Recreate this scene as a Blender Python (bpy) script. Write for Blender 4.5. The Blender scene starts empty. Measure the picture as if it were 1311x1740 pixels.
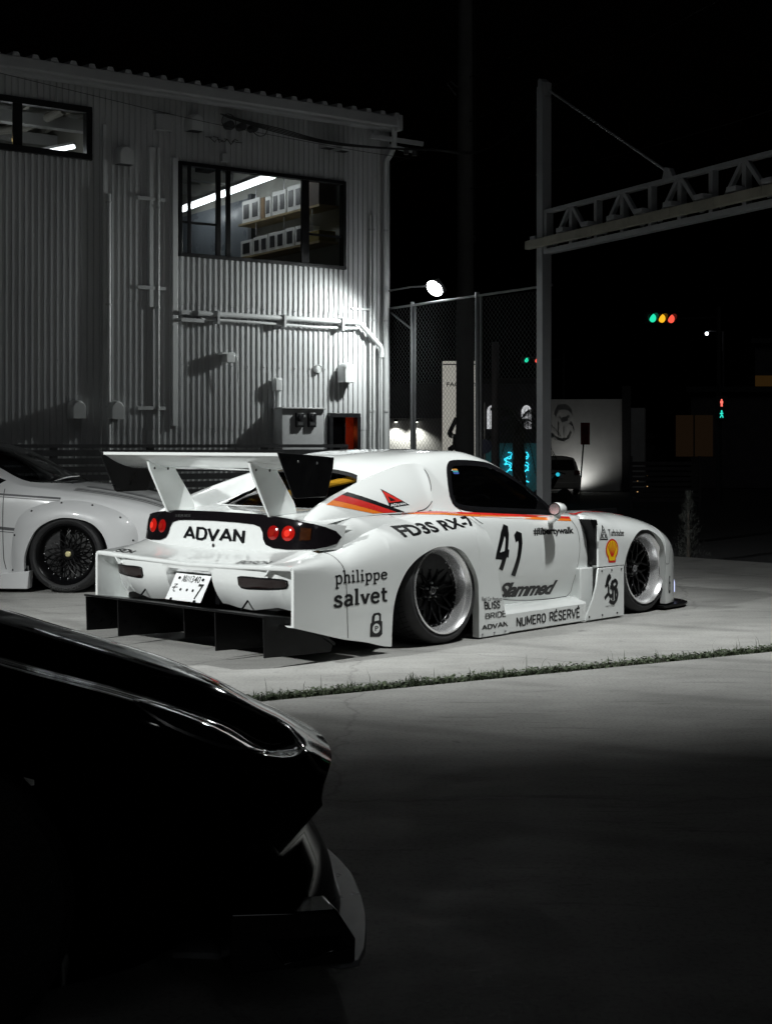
import bpy, bmesh, math, random
import numpy as np
from mathutils import Vector, Matrix
from mathutils.bvhtree import BVHTree
from mathutils.geometry import delaunay_2d_cdt

random.seed(7)
rad = math.radians
SC = bpy.context.scene
COL = SC.collection

# ------------------------------------------------------------------ camera
cam_d = bpy.data.cameras.new('camera')
cam_d.sensor_fit = 'VERTICAL'
cam_d.sensor_height = 36.0
cam_d.lens = 50.48
cam_d.shift_y = -0.0661
cam_d.clip_start = 0.05
cam_d.clip_end = 1500
cam = bpy.data.objects.new('camera', cam_d)
cam.location = (0, 0, 1.29)
cam.rotation_euler = (rad(90), 0, 0)
COL.objects.link(cam)
SC.camera = cam

# ------------------------------------------------------------------ night sky, added ambient fill, exposure
world = bpy.data.worlds.new('World')
SC.world = world
world.use_nodes = True
wn = world.node_tree.nodes
bg = wn['Background']
sky = wn.new('ShaderNodeTexSky')
sky.sky_type = 'NISHITA'
sky.sun_disc = False
sky.sun_elevation = rad(-4)
sky.sun_rotation = rad(200)
world.node_tree.links.new(sky.outputs[0], bg.inputs[0])
bg.inputs[1].default_value = 0.012

sun_d = bpy.data.lights.new('ambient_fill', 'SUN')  # dim sun lamp added as ambient fill
sun_d.energy = 0.035
sun_d.angle = rad(25)
sun_d.color = (0.93, 0.96, 1.0)
sun = bpy.data.objects.new('ambient_fill', sun_d)
sun.rotation_euler = Vector((-0.28, 0.86, -0.62)).to_track_quat('-Z', 'Y').to_euler()
COL.objects.link(sun)

SC.view_settings.view_transform = 'Standard'
SC.view_settings.look = 'None'
SC.view_settings.exposure = 0.0
SC.view_settings.gamma = 1.0
SC.view_settings.use_curve_mapping = False
SC.render.engine = 'CYCLES'
SC.cycles.use_denoising = True
try:
    SC.cycles.denoiser = 'OPENIMAGEDENOISE'
except Exception:
    pass
SC.cycles.max_bounces = 8
SC.cycles.caustics_reflective = False
SC.cycles.caustics_refractive = False
SC.cycles.sample_clamp_indirect = 6.0

# ------------------------------------------------------------------ materials
MATS = {}
def mat(name, col, rough=0.5, metal=0.0, coat=0.0, var=0.0, scale=6.0, bump=0.0, bscale=40.0, col2=None, spec=0.5,
        emit=None, estr=0.0, trans=0.0, rvar=0.0, stretch=None, detail=6.0, coat_rough=0.05, alpha=1.0):
    if name in MATS:
        return MATS[name]
    m = bpy.data.materials.new(name)
    m.use_nodes = True
    nt = m.node_tree
    b = nt.nodes['Principled BSDF']
    b.inputs['Base Color'].default_value = (*col, 1)
    b.inputs['Roughness'].default_value = rough
    b.inputs['Metallic'].default_value = metal
    b.inputs['Coat Weight'].default_value = coat
    b.inputs['Coat Roughness'].default_value = coat_rough
    b.inputs['Specular IOR Level'].default_value = spec
    b.inputs['Transmission Weight'].default_value = trans
    b.inputs['Alpha'].default_value = alpha
    if emit:
        b.inputs['Emission Color'].default_value = (*emit, 1)
        b.inputs['Emission Strength'].default_value = estr
    tc = mp = None
    if var or bump or rvar or col2:
        tc = nt.nodes.new('ShaderNodeTexCoord')
        mp = nt.nodes.new('ShaderNodeMapping')
        nt.links.new(tc.outputs['Object'], mp.inputs[0])
        if stretch:
            mp.inputs['Scale'].default_value = stretch
    if var or col2:
        n = nt.nodes.new('ShaderNodeTexNoise')
        n.inputs['Scale'].default_value = scale
        n.inputs['Detail'].default_value = detail
        n.inputs['Roughness'].default_value = 0.62
        nt.links.new(mp.outputs[0], n.inputs[0])
        r = nt.nodes.new('ShaderNodeValToRGB')
        r.color_ramp.elements[0].position = 0.32
        r.color_ramp.elements[1].position = 0.68
        c2 = col2 if col2 else tuple(min(1, c * (1 + var)) for c in col)
        c1 = col if col2 else tuple(c * (1 - var) for c in col)
        r.color_ramp.elements[0].color = (*c1, 1)
        r.color_ramp.elements[1].color = (*c2, 1)
        nt.links.new(n.outputs[0], r.inputs[0])
        nt.links.new(r.outputs[0], b.inputs['Base Color'])
    if rvar:
        n3 = nt.nodes.new('ShaderNodeTexNoise')
        n3.inputs['Scale'].default_value = scale * 1.7
        n3.inputs['Detail'].default_value = 4
        nt.links.new(mp.outputs[0], n3.inputs[0])
        mr = nt.nodes.new('ShaderNodeMapRange')
        mr.inputs[1].default_value = 0.3
        mr.inputs[2].default_value = 0.7
        mr.inputs[3].default_value = max(0.02, rough - rvar)
        mr.inputs[4].default_value = min(1, rough + rvar)
        nt.links.new(n3.outputs[0], mr.inputs[0])
        nt.links.new(mr.outputs[0], b.inputs['Roughness'])
    if bump:
        n2 = nt.nodes.new('ShaderNodeTexNoise')
        n2.inputs['Scale'].default_value = bscale
        n2.inputs['Detail'].default_value = 5
        nt.links.new(mp.outputs[0], n2.inputs[0])
        bp = nt.nodes.new('ShaderNodeBump')
        bp.inputs['Strength'].default_value = bump
        bp.inputs['Distance'].default_value = 0.01
        nt.links.new(n2.outputs[0], bp.inputs['Height'])
        nt.links.new(bp.outputs[0], b.inputs['Normal'])
    MATS[name] = m
    return m

def glass(name, tint, opacity, rough=0.03):
    if name in MATS:
        return MATS[name]
    m = bpy.data.materials.new(name)
    m.use_nodes = True
    nt = m.node_tree
    nt.nodes.remove(nt.nodes['Principled BSDF'])
    out = nt.nodes['Material Output']
    tr = nt.nodes.new('ShaderNodeBsdfTransparent')
    tr.inputs[0].default_value = (*tint, 1)
    gl = nt.nodes.new('ShaderNodeBsdfGlossy')
    gl.inputs['Roughness'].default_value = rough
    fr = nt.nodes.new('ShaderNodeFresnel')
    fr.inputs[0].default_value = 1.5
    mx = nt.nodes.new('ShaderNodeMixShader')
    nt.links.new(fr.outputs[0], mx.inputs[0])
    nt.links.new(tr.outputs[0], mx.inputs[1])
    nt.links.new(gl.outputs[0], mx.inputs[2])
    df = nt.nodes.new('ShaderNodeBsdfDiffuse')
    df.inputs[0].default_value = (0.004, 0.004, 0.005, 1)
    m2 = nt.nodes.new('ShaderNodeMixShader')
    m2.inputs[0].default_value = opacity
    nt.links.new(mx.outputs[0], m2.inputs[1])
    nt.links.new(df.outputs[0], m2.inputs[2])
    nt.links.new(m2.outputs[0], out.inputs[0])
    MATS[name] = m
    return m

def lamp_mat(name, col, strength):
    if name in MATS:
        return MATS[name]
    m = bpy.data.materials.new(name)
    m.use_nodes = True
    nt = m.node_tree
    nt.nodes.remove(nt.nodes['Principled BSDF'])
    e = nt.nodes.new('ShaderNodeEmission')
    e.inputs[0].default_value = (*col, 1)
    e.inputs[1].default_value = strength
    nt.links.new(e.outputs[0], nt.nodes['Material Output'].inputs[0])
    MATS[name] = m
    return m

# ------------------------------------------------------------------ mesh helpers
def link(name, me, m=None, parent=None, angle=35, smooth=True):
    if m is not None:
        me.materials.append(m)
    if smooth and len(me.polygons):
        me.polygons.foreach_set('use_smooth', [True] * len(me.polygons))
        try:
            me.set_sharp_from_angle(angle=rad(angle))
        except Exception:
            pass
    o = bpy.data.objects.new(name, me)
    COL.objects.link(o)
    if parent is not None:
        o.parent = parent
    return o

class MB:
    def __init__(s):
        s.v = []; s.f = []
    def add(s, vs, fs):
        k = len(s.v)
        s.v += [tuple(map(float, p)) for p in vs]
        s.f += [tuple(i + k for i in q) for q in fs]
        return s
    def box(s, x0, x1, y0, y1, z0, z1):
        vs = [(x, y, z) for x in (x0, x1) for y in (y0, y1) for z in (z0, z1)]
        return s.add(vs, [(0, 1, 3, 2), (4, 6, 7, 5), (0, 4, 5, 1), (2, 3, 7, 6), (0, 2, 6, 4), (1, 5, 7, 3)])
    def bar(s, a, b, w, h, up=(0, 0, 1)):
        a = Vector(a); b = Vector(b); d = (b - a).normalized(); u = Vector(up)
        if abs(d.dot(u)) > 0.98: u = Vector((1, 0, 0))
        r = d.cross(u).normalized(); u = r.cross(d).normalized()
        vs = [p + r * (sx * w / 2) + u * (sz * h / 2) for p in (a, b) for sx, sz in ((-1, -1), (1, -1), (1, 1), (-1, 1))]
        return s.add(vs, [(3, 2, 1, 0), (4, 5, 6, 7), (0, 1, 5, 4), (1, 2, 6, 5), (2, 3, 7, 6), (3, 0, 4, 7)])
    def tube(s, pts, r, n=8, cap=True):
        pts = [Vector(p) for p in pts]; rings = []
        rr = r if isinstance(r, (list, tuple)) else [r] * len(pts)
        prev = None
        for i, p in enumerate(pts):
            d = (pts[min(i + 1, len(pts) - 1)] - pts[max(i - 1, 0)]).normalized()
            if prev is None:
                u = Vector((0, 0, 1)) if abs(d.z) < 0.9 else Vector((1, 0, 0))
            else:
                u = prev
            a = d.cross(u).normalized(); b = a.cross(d).normalized(); prev = b
            rings.append([p + (a * math.cos(t) + b * math.sin(t)) * rr[i] for t in [2 * math.pi * k / n for k in range(n)]])
        vs = [q for R in rings for q in R]; fs = []
        for i in range(len(pts) - 1):
            for k in range(n):
                k2 = (k + 1) % n
                fs.append((i * n + k, i * n + k2, (i + 1) * n + k2, (i + 1) * n + k))
        if cap:
            fs.append(tuple(range(n - 1, -1, -1))); fs.append(tuple((len(pts) - 1) * n + k for k in range(n)))
        return s.add(vs, fs)
    def lathe(s, prof, n=48, axis='y', close=False, c=(0, 0, 0)):
        vs = []; fs = []; m = len(prof)
        for k in range(n):
            t = 2 * math.pi * k / n
            for (r, h) in prof:
                if axis == 'y': vs.append((c[0] + r * math.cos(t), c[1] + h, c[2] + r * math.sin(t)))
                elif axis == 'z': vs.append((c[0] + r * math.cos(t), c[1] + r * math.sin(t), c[2] + h))
                else: vs.append((c[0] + h, c[1] + r * math.cos(t), c[2] + r * math.sin(t)))
        for k in range(n):
            k2 = (k + 1) % n
            for i in range(m - 1 if not close else m):
                j = (i + 1) % m
                fs.append((k * m + i, k * m + j, k2 * m + j, k2 * m + i))
        return s.add(vs, fs)
    def prism(s, poly, a, b, axis='y'):
        n = len(poly)
        def mk(p, h):
            return (p[0], h, p[1]) if axis == 'y' else ((p[0], p[1], h) if axis == 'z' else (h, p[0], p[1]))
        vs = [mk(p, a) for p in poly] + [mk(p, b) for p in poly]
        fs = [tuple(range(n)), tuple(range(2 * n - 1, n - 1, -1))]
        fs += [(i, i + n, (i + 1) % n + n, (i + 1) % n) for i in range(n)]
        return s.add(vs, fs)
    def grid(s, G, flip=False):
        G = np.asarray(G, float); a, b = G.shape[:2]
        vs = G.reshape(-1, 3); fs = []
        for i in range(a - 1):
            for j in range(b - 1):
                q = (i * b + j, i * b + j + 1, (i + 1) * b + j + 1, (i + 1) * b + j)
                fs.append(q[::-1] if flip else q)
        return s.add(vs, fs)
    def sphere(s, c, r, n=12, m=8, sc=(1, 1, 1)):
        prof = [(r * math.sin(math.pi * i / m), -r * math.cos(math.pi * i / m)) for i in range(m + 1)]
        k = len(s.v); s.lathe(prof, n, 'z')
        for i in range(k, len(s.v)):
            p = s.v[i]; s.v[i] = (c[0] + p[0] * sc[0], c[1] + p[1] * sc[1], c[2] + p[2] * sc[2])
        return s
    def mesh(s, name):
        me = bpy.data.meshes.new(name)
        me.from_pydata(s.v, [], s.f); me.update()
        bm = bmesh.new(); bm.from_mesh(me)
        bmesh.ops.remove_doubles(bm, verts=bm.verts, dist=1e-6)
        bmesh.ops.recalc_face_normals(bm, faces=bm.faces)
        bm.to_mesh(me); bm.free()
        return me
    def build(s, name, m, parent=None, angle=35, bevel=0, smooth=True, seg=2):
        o = link(name, s.mesh(name), m, parent, angle, smooth)
        if bevel:
            md = o.modifiers.new('bevel', 'BEVEL'); md.width = bevel; md.segments = seg; md.limit_method = 'ANGLE'; md.angle_limit = rad(40)
            md.harden_normals = False
        return o

def empty(name, loc=(0, 0, 0), rz=0, parent=None):
    o = bpy.data.objects.new(name, None)
    o.empty_display_size = 0.2
    o.location = loc; o.rotation_euler = (0, 0, rz)
    COL.objects.link(o)
    if parent is not None: o.parent = parent
    return o

def tag(o, label=None, cat=None, group=None, kind=None):
    if label: o['label'] = label
    if cat: o['category'] = cat
    if group: o['group'] = group
    if kind: o['kind'] = kind
    return o

def thing(name, label, cat, loc=(0, 0, 0), rz=0, group=None):
    return tag(empty(name, loc, rz), label, cat, group)

def pchip(x, y, xq):
    x = np.asarray(x, float); y = np.asarray(y, float); xq = np.asarray(xq, float)
    h = np.diff(x); d = np.diff(y) / h; m = np.zeros_like(y)
    m[0] = d[0]; m[-1] = d[-1]
    for i in range(1, len(x) - 1):
        if d[i - 1] * d[i] > 0:
            w1 = 2 * h[i] + h[i - 1]; w2 = h[i] + 2 * h[i - 1]
            m[i] = (w1 + w2) / (w1 / d[i - 1] + w2 / d[i])
    i = np.clip(np.searchsorted(x, xq) - 1, 0, len(x) - 2)
    t = (xq - x[i]) / h[i]
    return ((1 + 2 * t) * (1 - t) ** 2 * y[i] + t * (1 - t) ** 2 * h[i] * m[i] + t * t * (3 - 2 * t) * y[i + 1] + t * t * (t - 1) * h[i] * m[i + 1])

def catmull(P, n):
    """dense curve through the points P (k x 3), n samples between each pair"""
    P = np.asarray(P, float); k = len(P)
    E = np.vstack([2 * P[0] - P[1], P, 2 * P[-1] - P[-2]]); out = []
    for i in range(k - 1):
        p0, p1, p2, p3 = E[i], E[i + 1], E[i + 2], E[i + 3]
        for t in np.linspace(0, 1, n, endpoint=False):
            out.append(0.5 * (2 * p1 + (p2 - p0) * t + (2 * p0 - 5 * p1 + 4 * p2 - p3) * t * t + (3 * p1 - p0 - 3 * p2 + p3) * t ** 3))
    out.append(P[-1])
    return np.array(out)

def resample(P, n):
    P = np.asarray(P, float)
    s = np.concatenate([[0], np.cumsum(np.linalg.norm(np.diff(P, axis=0), axis=1))])
    q = np.linspace(0, s[-1], n)
    return np.stack([np.interp(q, s, P[:, i]) for i in range(P.shape[1])], 1)

def inside(poly, x, y):
    c = False; n = len(poly); j = n - 1
    for i in range(n):
        xi, yi = poly[i][:2]; xj, yj = poly[j][:2]
        if (yi > y) != (yj > y) and x < (xj - xi) * (y - yi) / (yj - yi + 1e-12) + xi: c = not c
        j = i
    return c

def offset_poly(P, d):
    P = np.asarray(P, float); n = len(P); out = []
    area = 0.5 * np.sum(P[:, 0] * np.roll(P[:, 1], -1) - np.roll(P[:, 0], -1) * P[:, 1]); sg = 1 if area > 0 else -1
    for i in range(n):
        a = P[i] - P[i - 1]; b = P[(i + 1) % n] - P[i]
        na = np.array([a[1], -a[0]]) / (np.linalg.norm(a) + 1e-9); nb = np.array([b[1], -b[0]]) / (np.linalg.norm(b) + 1e-9)
        m = na + nb; m = m / (np.linalg.norm(m) + 1e-9); c = max(0.5, float(m @ na))
        out.append(P[i] + sg * m * d / c)
    return np.array(out)

def fill(poly, step):
    """triangulated 2-d polygon with interior points"""
    P = [tuple(map(float, p)) for p in poly]
    xs = [p[0] for p in P]; ys = [p[1] for p in P]; pts = list(P); n = len(P)
    D = []
    for i in range(n):
        a = np.array(P[i]); b = np.array(P[(i + 1) % n]); L = np.linalg.norm(b - a); k = max(1, int(L / step))
        for j in range(k): D.append(tuple(a + (b - a) * j / k))
    pts = list(D); m = len(D)
    y = min(ys) + step / 2
    while y < max(ys):
        x = min(xs) + step / 2
        while x < max(xs):
            if inside(D, x, y) and min((x - p[0]) ** 2 + (y - p[1]) ** 2 for p in D) > (0.35 * step) ** 2: pts.append((x, y))
            x += step
        y += step
    r = delaunay_2d_cdt([Vector(p) for p in pts], [(i, (i + 1) % m) for i in range(m)], [tuple(range(m))], 1, 1e-7)
    return [tuple(v) for v in r[0]], [tuple(f) for f in r[2]]

def patch(name, poly, surf, m, parent, step=0.03, angle=35):
    V, F = fill(poly, step)
    return MB().add([surf(u, v) for u, v in V], F).build(name, m, parent, angle)

def ring(name, outer, inner, surf, m, parent, mid=None):
    b = MB(); n = len(outer)
    rows = [[surf(*p) for p in outer]]
    if mid is not None: rows.append([surf(*p, True) for p in mid])
    rows.append([surf(*p) for p in inner])
    vs = [q for r in rows for q in r]; fs = []
    for k in range(len(rows) - 1):
        fs += [(k * n + i, k * n + (i + 1) % n, (k + 1) * n + (i + 1) % n, (k + 1) * n + i) for i in range(n)]
    return b.add(vs, fs).build(name, m, parent, 60)

_tc = {}
def text_mesh(s, bold=0.0, shear=0.0, space=1.0):
    """filled letters as 2-d triangles; height of a capital = 1, starts at x = 0"""
    key = (s, bold, shear, space)
    if key in _tc: return _tc[key]
    cu = bpy.data.curves.new('lettering', 'FONT')
    cu.body = s; cu.size = 1.0; cu.offset = bold; cu.shear = shear; cu.space_character = space; cu.resolution_u = 3
    cu.dimensions = '2D'; cu.fill_mode = 'BOTH'
    o = bpy.data.objects.new('lettering', cu); COL.objects.link(o)
    dg = bpy.context.evaluated_depsgraph_get(); dg.update()
    me = o.evaluated_get(dg).to_mesh()
    V = [(v.co.x, v.co.y) for v in me.vertices]; F = [tuple(p.vertices) for p in me.polygons]
    o.evaluated_get(dg).to_mesh_clear()
    bpy.data.objects.remove(o); bpy.data.curves.remove(cu)
    _tc[key] = (V, F)
    return V, F

def dice(V, F, nu, nv):
    """cut flat letters along a grid so that they can follow a curved surface"""
    bm = bmesh.new()
    vs = [bm.verts.new((x, y, 0)) for x, y in V]
    for f in F:
        try: bm.faces.new([vs[i] for i in f])
        except ValueError: pass
    xs = [p[0] for p in V]; ys = [p[1] for p in V]
    for k in range(1, nu):
        x = min(xs) + (max(xs) - min(xs)) * k / nu
        bmesh.ops.bisect_plane(bm, geom=bm.verts[:] + bm.edges[:] + bm.faces[:], plane_co=(x, 0, 0), plane_no=(1, 0, 0))
    for k in range(1, nv):
        y = min(ys) + (max(ys) - min(ys)) * k / nv
        bmesh.ops.bisect_plane(bm, geom=bm.verts[:] + bm.edges[:] + bm.faces[:], plane_co=(0, y, 0), plane_no=(0, 1, 0))
    bm.verts.index_update()
    V2 = [(v.co.x, v.co.y) for v in bm.verts]; F2 = [tuple(v.index for v in f.verts) for f in bm.faces]
    bm.free()
    return V2, F2

def fit(V, box):
    """map 2-d letters into the quad box = (lower left, lower right, upper right, upper left) of (u, v)"""
    xs = [p[0] for p in V]; ys = [p[1] for p in V]
    x0, x1, y0, y1 = min(xs), max(xs), min(ys), max(ys)
    a, b, c, d = [np.array(q, float) for q in box]; out = []
    for x, y in V:
        s = (x - x0) / (x1 - x0); t = (y - y0) / (y1 - y0)
        p = (1 - t) * ((1 - s) * a + s * b) + t * ((1 - s) * d + s * c)
        out.append((p[0], p[1]))
    return out

def strokes(glyphs, w, x=0.0):
    """letters from thick polylines: list of (polyline, width factor); returns 2-d quads"""
    V = []; F = []
    for pl, wf in glyphs:
        P = [np.array(p, float) for p in pl]; h = w * wf / 2; L = []; R = []
        for i, p in enumerate(P):
            d = P[min(i + 1, len(P) - 1)] - P[max(i - 1, 0)]; d = d / (np.linalg.norm(d) + 1e-9)
            nrm = np.array([-d[1], d[0]])
            L.append(p + nrm * h); R.append(p - nrm * h)
        k = len(V)
        for a, b in zip(L, R): V += [tuple(a), tuple(b)]
        F += [(k + 2 * i, k + 2 * i + 1, k + 2 * i + 3, k + 2 * i + 2) for i in range(len(P) - 1)]
    return V, F
# =================================================================== ground
def concrete():
    m = bpy.data.materials.new('yard_concrete'); m.use_nodes = True; nt = m.node_tree; N = nt.nodes; L = nt.links
    b = N['Principled BSDF']; b.inputs['Specular IOR Level'].default_value = .35
    tc = N.new('ShaderNodeTexCoord')
    def noise(scale, detail=6, rough=.6, stretch=None, rot=0, dist=0):
        mp = N.new('ShaderNodeMapping'); L.new(tc.outputs['Object'], mp.inputs[0])
        if stretch: mp.inputs['Scale'].default_value = stretch
        mp.inputs['Rotation'].default_value = (0, 0, rot)
        n = N.new('ShaderNodeTexNoise'); n.inputs['Scale'].default_value = scale; n.inputs['Detail'].default_value = detail; n.inputs['Roughness'].default_value = rough; n.inputs['Distortion'].default_value = dist
        L.new(mp.outputs[0], n.inputs[0]); return n
    def ramp(src, p0, c0, p1, c1):
        r = N.new('ShaderNodeValToRGB'); r.color_ramp.elements[0].position = p0; r.color_ramp.elements[1].position = p1
        r.color_ramp.elements[0].color = (*c0, 1); r.color_ramp.elements[1].color = (*c1, 1); L.new(src.outputs[0], r.inputs[0]); return r
    def mul(a, c):
        x = N.new('ShaderNodeMixRGB'); x.blend_type = 'MULTIPLY'; x.inputs[0].default_value = 1; L.new(a.outputs[0], x.inputs[1]); L.new(c.outputs[0], x.inputs[2]); return x
    base = ramp(noise(1.3, 8, .65), .3, (.335, .332, .318), .7, (.42, .415, .40))
    streak = ramp(noise(1.6, 7, .62, (1, 3.2, 1), rad(-38), .9), .34, (.86, .86, .86), .60, (1.03, 1.03, 1.03))
    scuff = ramp(noise(.9, 6, .6, (1, 9, 1), rad(-62), 1.6), .30, (.60, .60, .60), .39, (1, 1, 1))
    speck = ramp(noise(60, 3, .5), .36, (.80, .80, .80), .5, (1, 1, 1))
    # hairline cracks: edges of large warped cells, broken up by noise
    mpw = N.new('ShaderNodeMapping'); L.new(tc.outputs['Object'], mpw.inputs[0]); wn_ = noise(2.6, 5, .6)
    addv = N.new('ShaderNodeMixRGB'); addv.blend_type = 'LINEAR_LIGHT'; addv.inputs[0].default_value = .16; L.new(mpw.outputs[0], addv.inputs[1]); L.new(wn_.outputs[1], addv.inputs[2])
    vo = N.new('ShaderNodeTexVoronoi'); vo.feature = 'DISTANCE_TO_EDGE'; vo.inputs['Scale'].default_value = .33; L.new(addv.outputs[0], vo.inputs['Vector'])
    crack = ramp(vo, .0015, (.72, .72, .72), .0045, (1, 1, 1))
    spots = ramp(noise(5.5, 3, .5), .26, (.66, .66, .66), .31, (1, 1, 1))
    patchy = ramp(noise(.45, 4, .55), .38, (.78, .78, .78), .60, (1.03, 1.03, 1.03))
    # sweeping tyre marks
    mpt = N.new('ShaderNodeMapping'); L.new(tc.outputs['Object'], mpt.inputs[0]); mpt.inputs['Location'].default_value = (-4.5, -15.0, 0)
    wv = N.new('ShaderNodeTexWave'); wv.wave_type = 'RINGS'; wv.rings_direction = 'Z'; wv.inputs['Scale'].default_value = .23; wv.inputs['Distortion'].default_value = 1.2; wv.inputs['Detail'].default_value = 2; wv.inputs['Detail Scale'].default_value = .6; L.new(mpt.outputs[0], wv.inputs[0])
    tyre = ramp(wv, .0, (.80, .80, .80), .05, (1, 1, 1))
    gate_ = ramp(noise(.8, 3, .5), .48, (1, 1, 1), .56, (0, 0, 0))
    tm = N.new('ShaderNodeMixRGB'); tm.inputs[1].default_value = (1, 1, 1, 1); L.new(gate_.outputs[0], tm.inputs[0]); L.new(tyre.outputs[0], tm.inputs[2])
    c = mul(mul(mul(mul(mul(mul(mul(base, streak), scuff), speck), crack), spots), patchy), tm); L.new(c.outputs[0], b.inputs['Base Color'])
    rr = ramp(noise(3, 4), .3, (.55,) * 3, .7, (.78,) * 3); L.new(rr.outputs[0], b.inputs['Roughness'])
    bp = N.new('ShaderNodeBump'); bp.inputs['Strength'].default_value = .22; bp.inputs['Distance'].default_value = .006
    L.new(noise(45, 6, .7).outputs[0], bp.inputs['Height']); L.new(bp.outputs[0], b.inputs['Normal'])
    return m
CONC = concrete()
SOIL = mat('dark_soil', (.035, .032, .024), .95, var=.5, scale=30, bump=.8, bscale=60)
ASPH = mat('asphalt', (.035, .035, .037), .85, var=.35, scale=20, bump=.5, bscale=120)

# grass joint: from the left behind the black car to the right edge of the yard
JA = np.array([-.61, 7.30]); JD = np.array([.868, .497]); JN = np.array([-.497, .868])      # JN points away from the camera
LOT_D = np.array([.68, -.733])                                                               # yard edge, from the building corner
LOT0 = np.array([0.15, 19.95])
def jp(t, n): p = JA + JD * t + JN * n; return (p[0], p[1])
far_t = 40.0
e_far = LOT0 + LOT_D * 30
def cross(t0, n):
    # where the joint line (offset n) meets the yard edge
    P = JA + JN * n; A = np.array([[JD[0], -LOT_D[0]], [JD[1], -LOT_D[1]]]); s = np.linalg.solve(A, LOT0 - P); return P + JD * s[0], s[0]
W2 = .075
pf, tf = cross(0, W2); pn_, tn = cross(0, -W2)
def slab(name, poly, z=0.0, th=.14, m=CONC):
    b = MB().prism(poly, z - th, z, 'z'); o = b.build(name, m, None, bevel=.006); tag(o, kind='structure'); return o
farslab = [jp(-14, W2), tuple(pf), tuple(LOT0), (-14, 12), (-16, 4)]
slab('concrete_yard', [jp(-14, W2), tuple(pf), tuple(LOT0), tuple(LOT0 + np.array([-.8211, -.5707]) * 14)])
slab('concrete_yard', [jp(-14, -W2), tuple(pn_), tuple(LOT0 + LOT_D * 22), (4, -8), (-14, -8)])
o = MB().prism([jp(-14, -W2 - .02), jp(tn + .3, -W2 - .02), jp(tf + .3, W2 + .02), jp(-14, W2 + .02)], -.12, -.012, 'z').build('soil_strip', SOIL); tag(o, kind='structure')
# wide terrain beyond, dropping a little towards the road
def terr_z(d): return float(np.interp(d, [0, 3, 25, 60, 900], [-.16, -.2, -.70, -.78, -.78]))
xs = [-500, -200, -80, -40, -20, -10, 0, 10, 20, 40, 80, 200, 500]; ys = [-60, 0, 8, 14, 18, 20, 23, 27, 32, 38, 45, 55, 70, 100, 200, 500, 900]
G = [[(x, y, terr_z(max(0, y - 18))) for y in ys] for x in xs]
o = MB().grid(G).build('ground', ASPH); tag(o, kind='structure')

# grass tufts in the joint
def grass():
    rnd = random.Random(3); b = MB(); vs = []; fs = []
    def blade(x, y, h, lean, a, w):
        k = len(vs); c, s = math.cos(a), math.sin(a); px, py = -s * w, c * w
        vs.extend([(x - px, y - py, -.012), (x + px, y + py, -.012), (x + c * lean * .35 + px * .7, y + s * lean * .35 + py * .7, h * .6), (x + c * lean * .35 - px * .7, y + s * lean * .35 - py * .7, h * .6), (x + c * lean, y + s * lean, h)])
        fs.extend([(k, k + 1, k + 2, k + 3), (k + 3, k + 2, k + 4)])
    def dens(t): return .50 + .30 * math.sin(t * 1.7) * math.sin(t * .6 + 1) + .22 * math.sin(t * 7.3) * math.sin(t * 3.1 + .5)
    for i in range(15000):
        t = rnd.uniform(-2.5, tf + .2); n = rnd.gauss(0, .036)
        if abs(n) > .09 or rnd.random() > dens(t) + .12: continue
        x, y = jp(t, n); h = (rnd.uniform(.006, .024) if rnd.random() < .85 else rnd.uniform(.025, .05)) * (0.8 + .5 * dens(t)) * (.72 + .42 * math.sin(t * 9.0) * math.sin(t * 23.0)) * (1 if abs(n) < .09 else .7)
        blade(x, y, h, rnd.uniform(.01, .05), rnd.uniform(0, 6.28), rnd.uniform(.0016, .0036))
    for i in range(26):
        t = rnd.uniform(-.3, 3.6); x, y = jp(t, rnd.gauss(0, .04)); blade(x, y, rnd.uniform(.06, .12), rnd.uniform(.01, .07), rnd.uniform(0, 6.28), .0018)
    for i in range(5000):        # small round leaves
        t = rnd.uniform(-2.5, tf + .2); n = rnd.gauss(0, .04)
        if abs(n) > .085: continue
        x, y = jp(t, n); z = rnd.uniform(.0, .024); r = rnd.uniform(.006, .012); k = len(vs); tl = rnd.uniform(-.5, .5); tl2 = rnd.uniform(-.5, .5)
        for q in range(5):
            a = q * 1.257; vs.append((x + r * math.cos(a), y + r * math.sin(a), z + r * (tl * math.cos(a) + tl2 * math.sin(a))))
        fs.append((k, k + 1, k + 2, k + 3, k + 4))
    me = bpy.data.meshes.new('grass'); me.from_pydata(vs, [], fs)
    m = mat('grass_blades', (.028, .042, .018), .65, col2=(.085, .11, .058), scale=3.5, detail=8)
    o = link('grass', me, m, None, smooth=False)
    tag(o, 'low green grass and weeds growing along the concrete joint', 'grass', kind='stuff')
grass()
wd = MB()
for a in np.linspace(0, 6.28, 9)[:-1]:
    c, s = math.cos(a), math.sin(a); L_ = .06 + .03 * math.sin(a * 3)
    k = len(wd.v); wd.add([(0, 0, 0), (c * L_ * .5 - s * .012, s * L_ * .5 + c * .012, .05), (c * L_, s * L_, .075), (c * L_ * .5 + s * .012, s * L_ * .5 - c * .012, .05)], [(0, 1, 2, 3)])
wd.add([(-.01, 0, .0), (.012, 0, 0), (.03, .0, .11), (.0, .01, .12)], [(0, 1, 2, 3)])
p = jp(3.85, .04)
o = wd.build('weed', mat('weed_leaf', (.04, .055, .025), .6, var=.3, scale=20), None); o.location = (p[0], p[1], 0)
tag(o, 'small leafy weed standing taller than the grass in the joint', 'weed')

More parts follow.
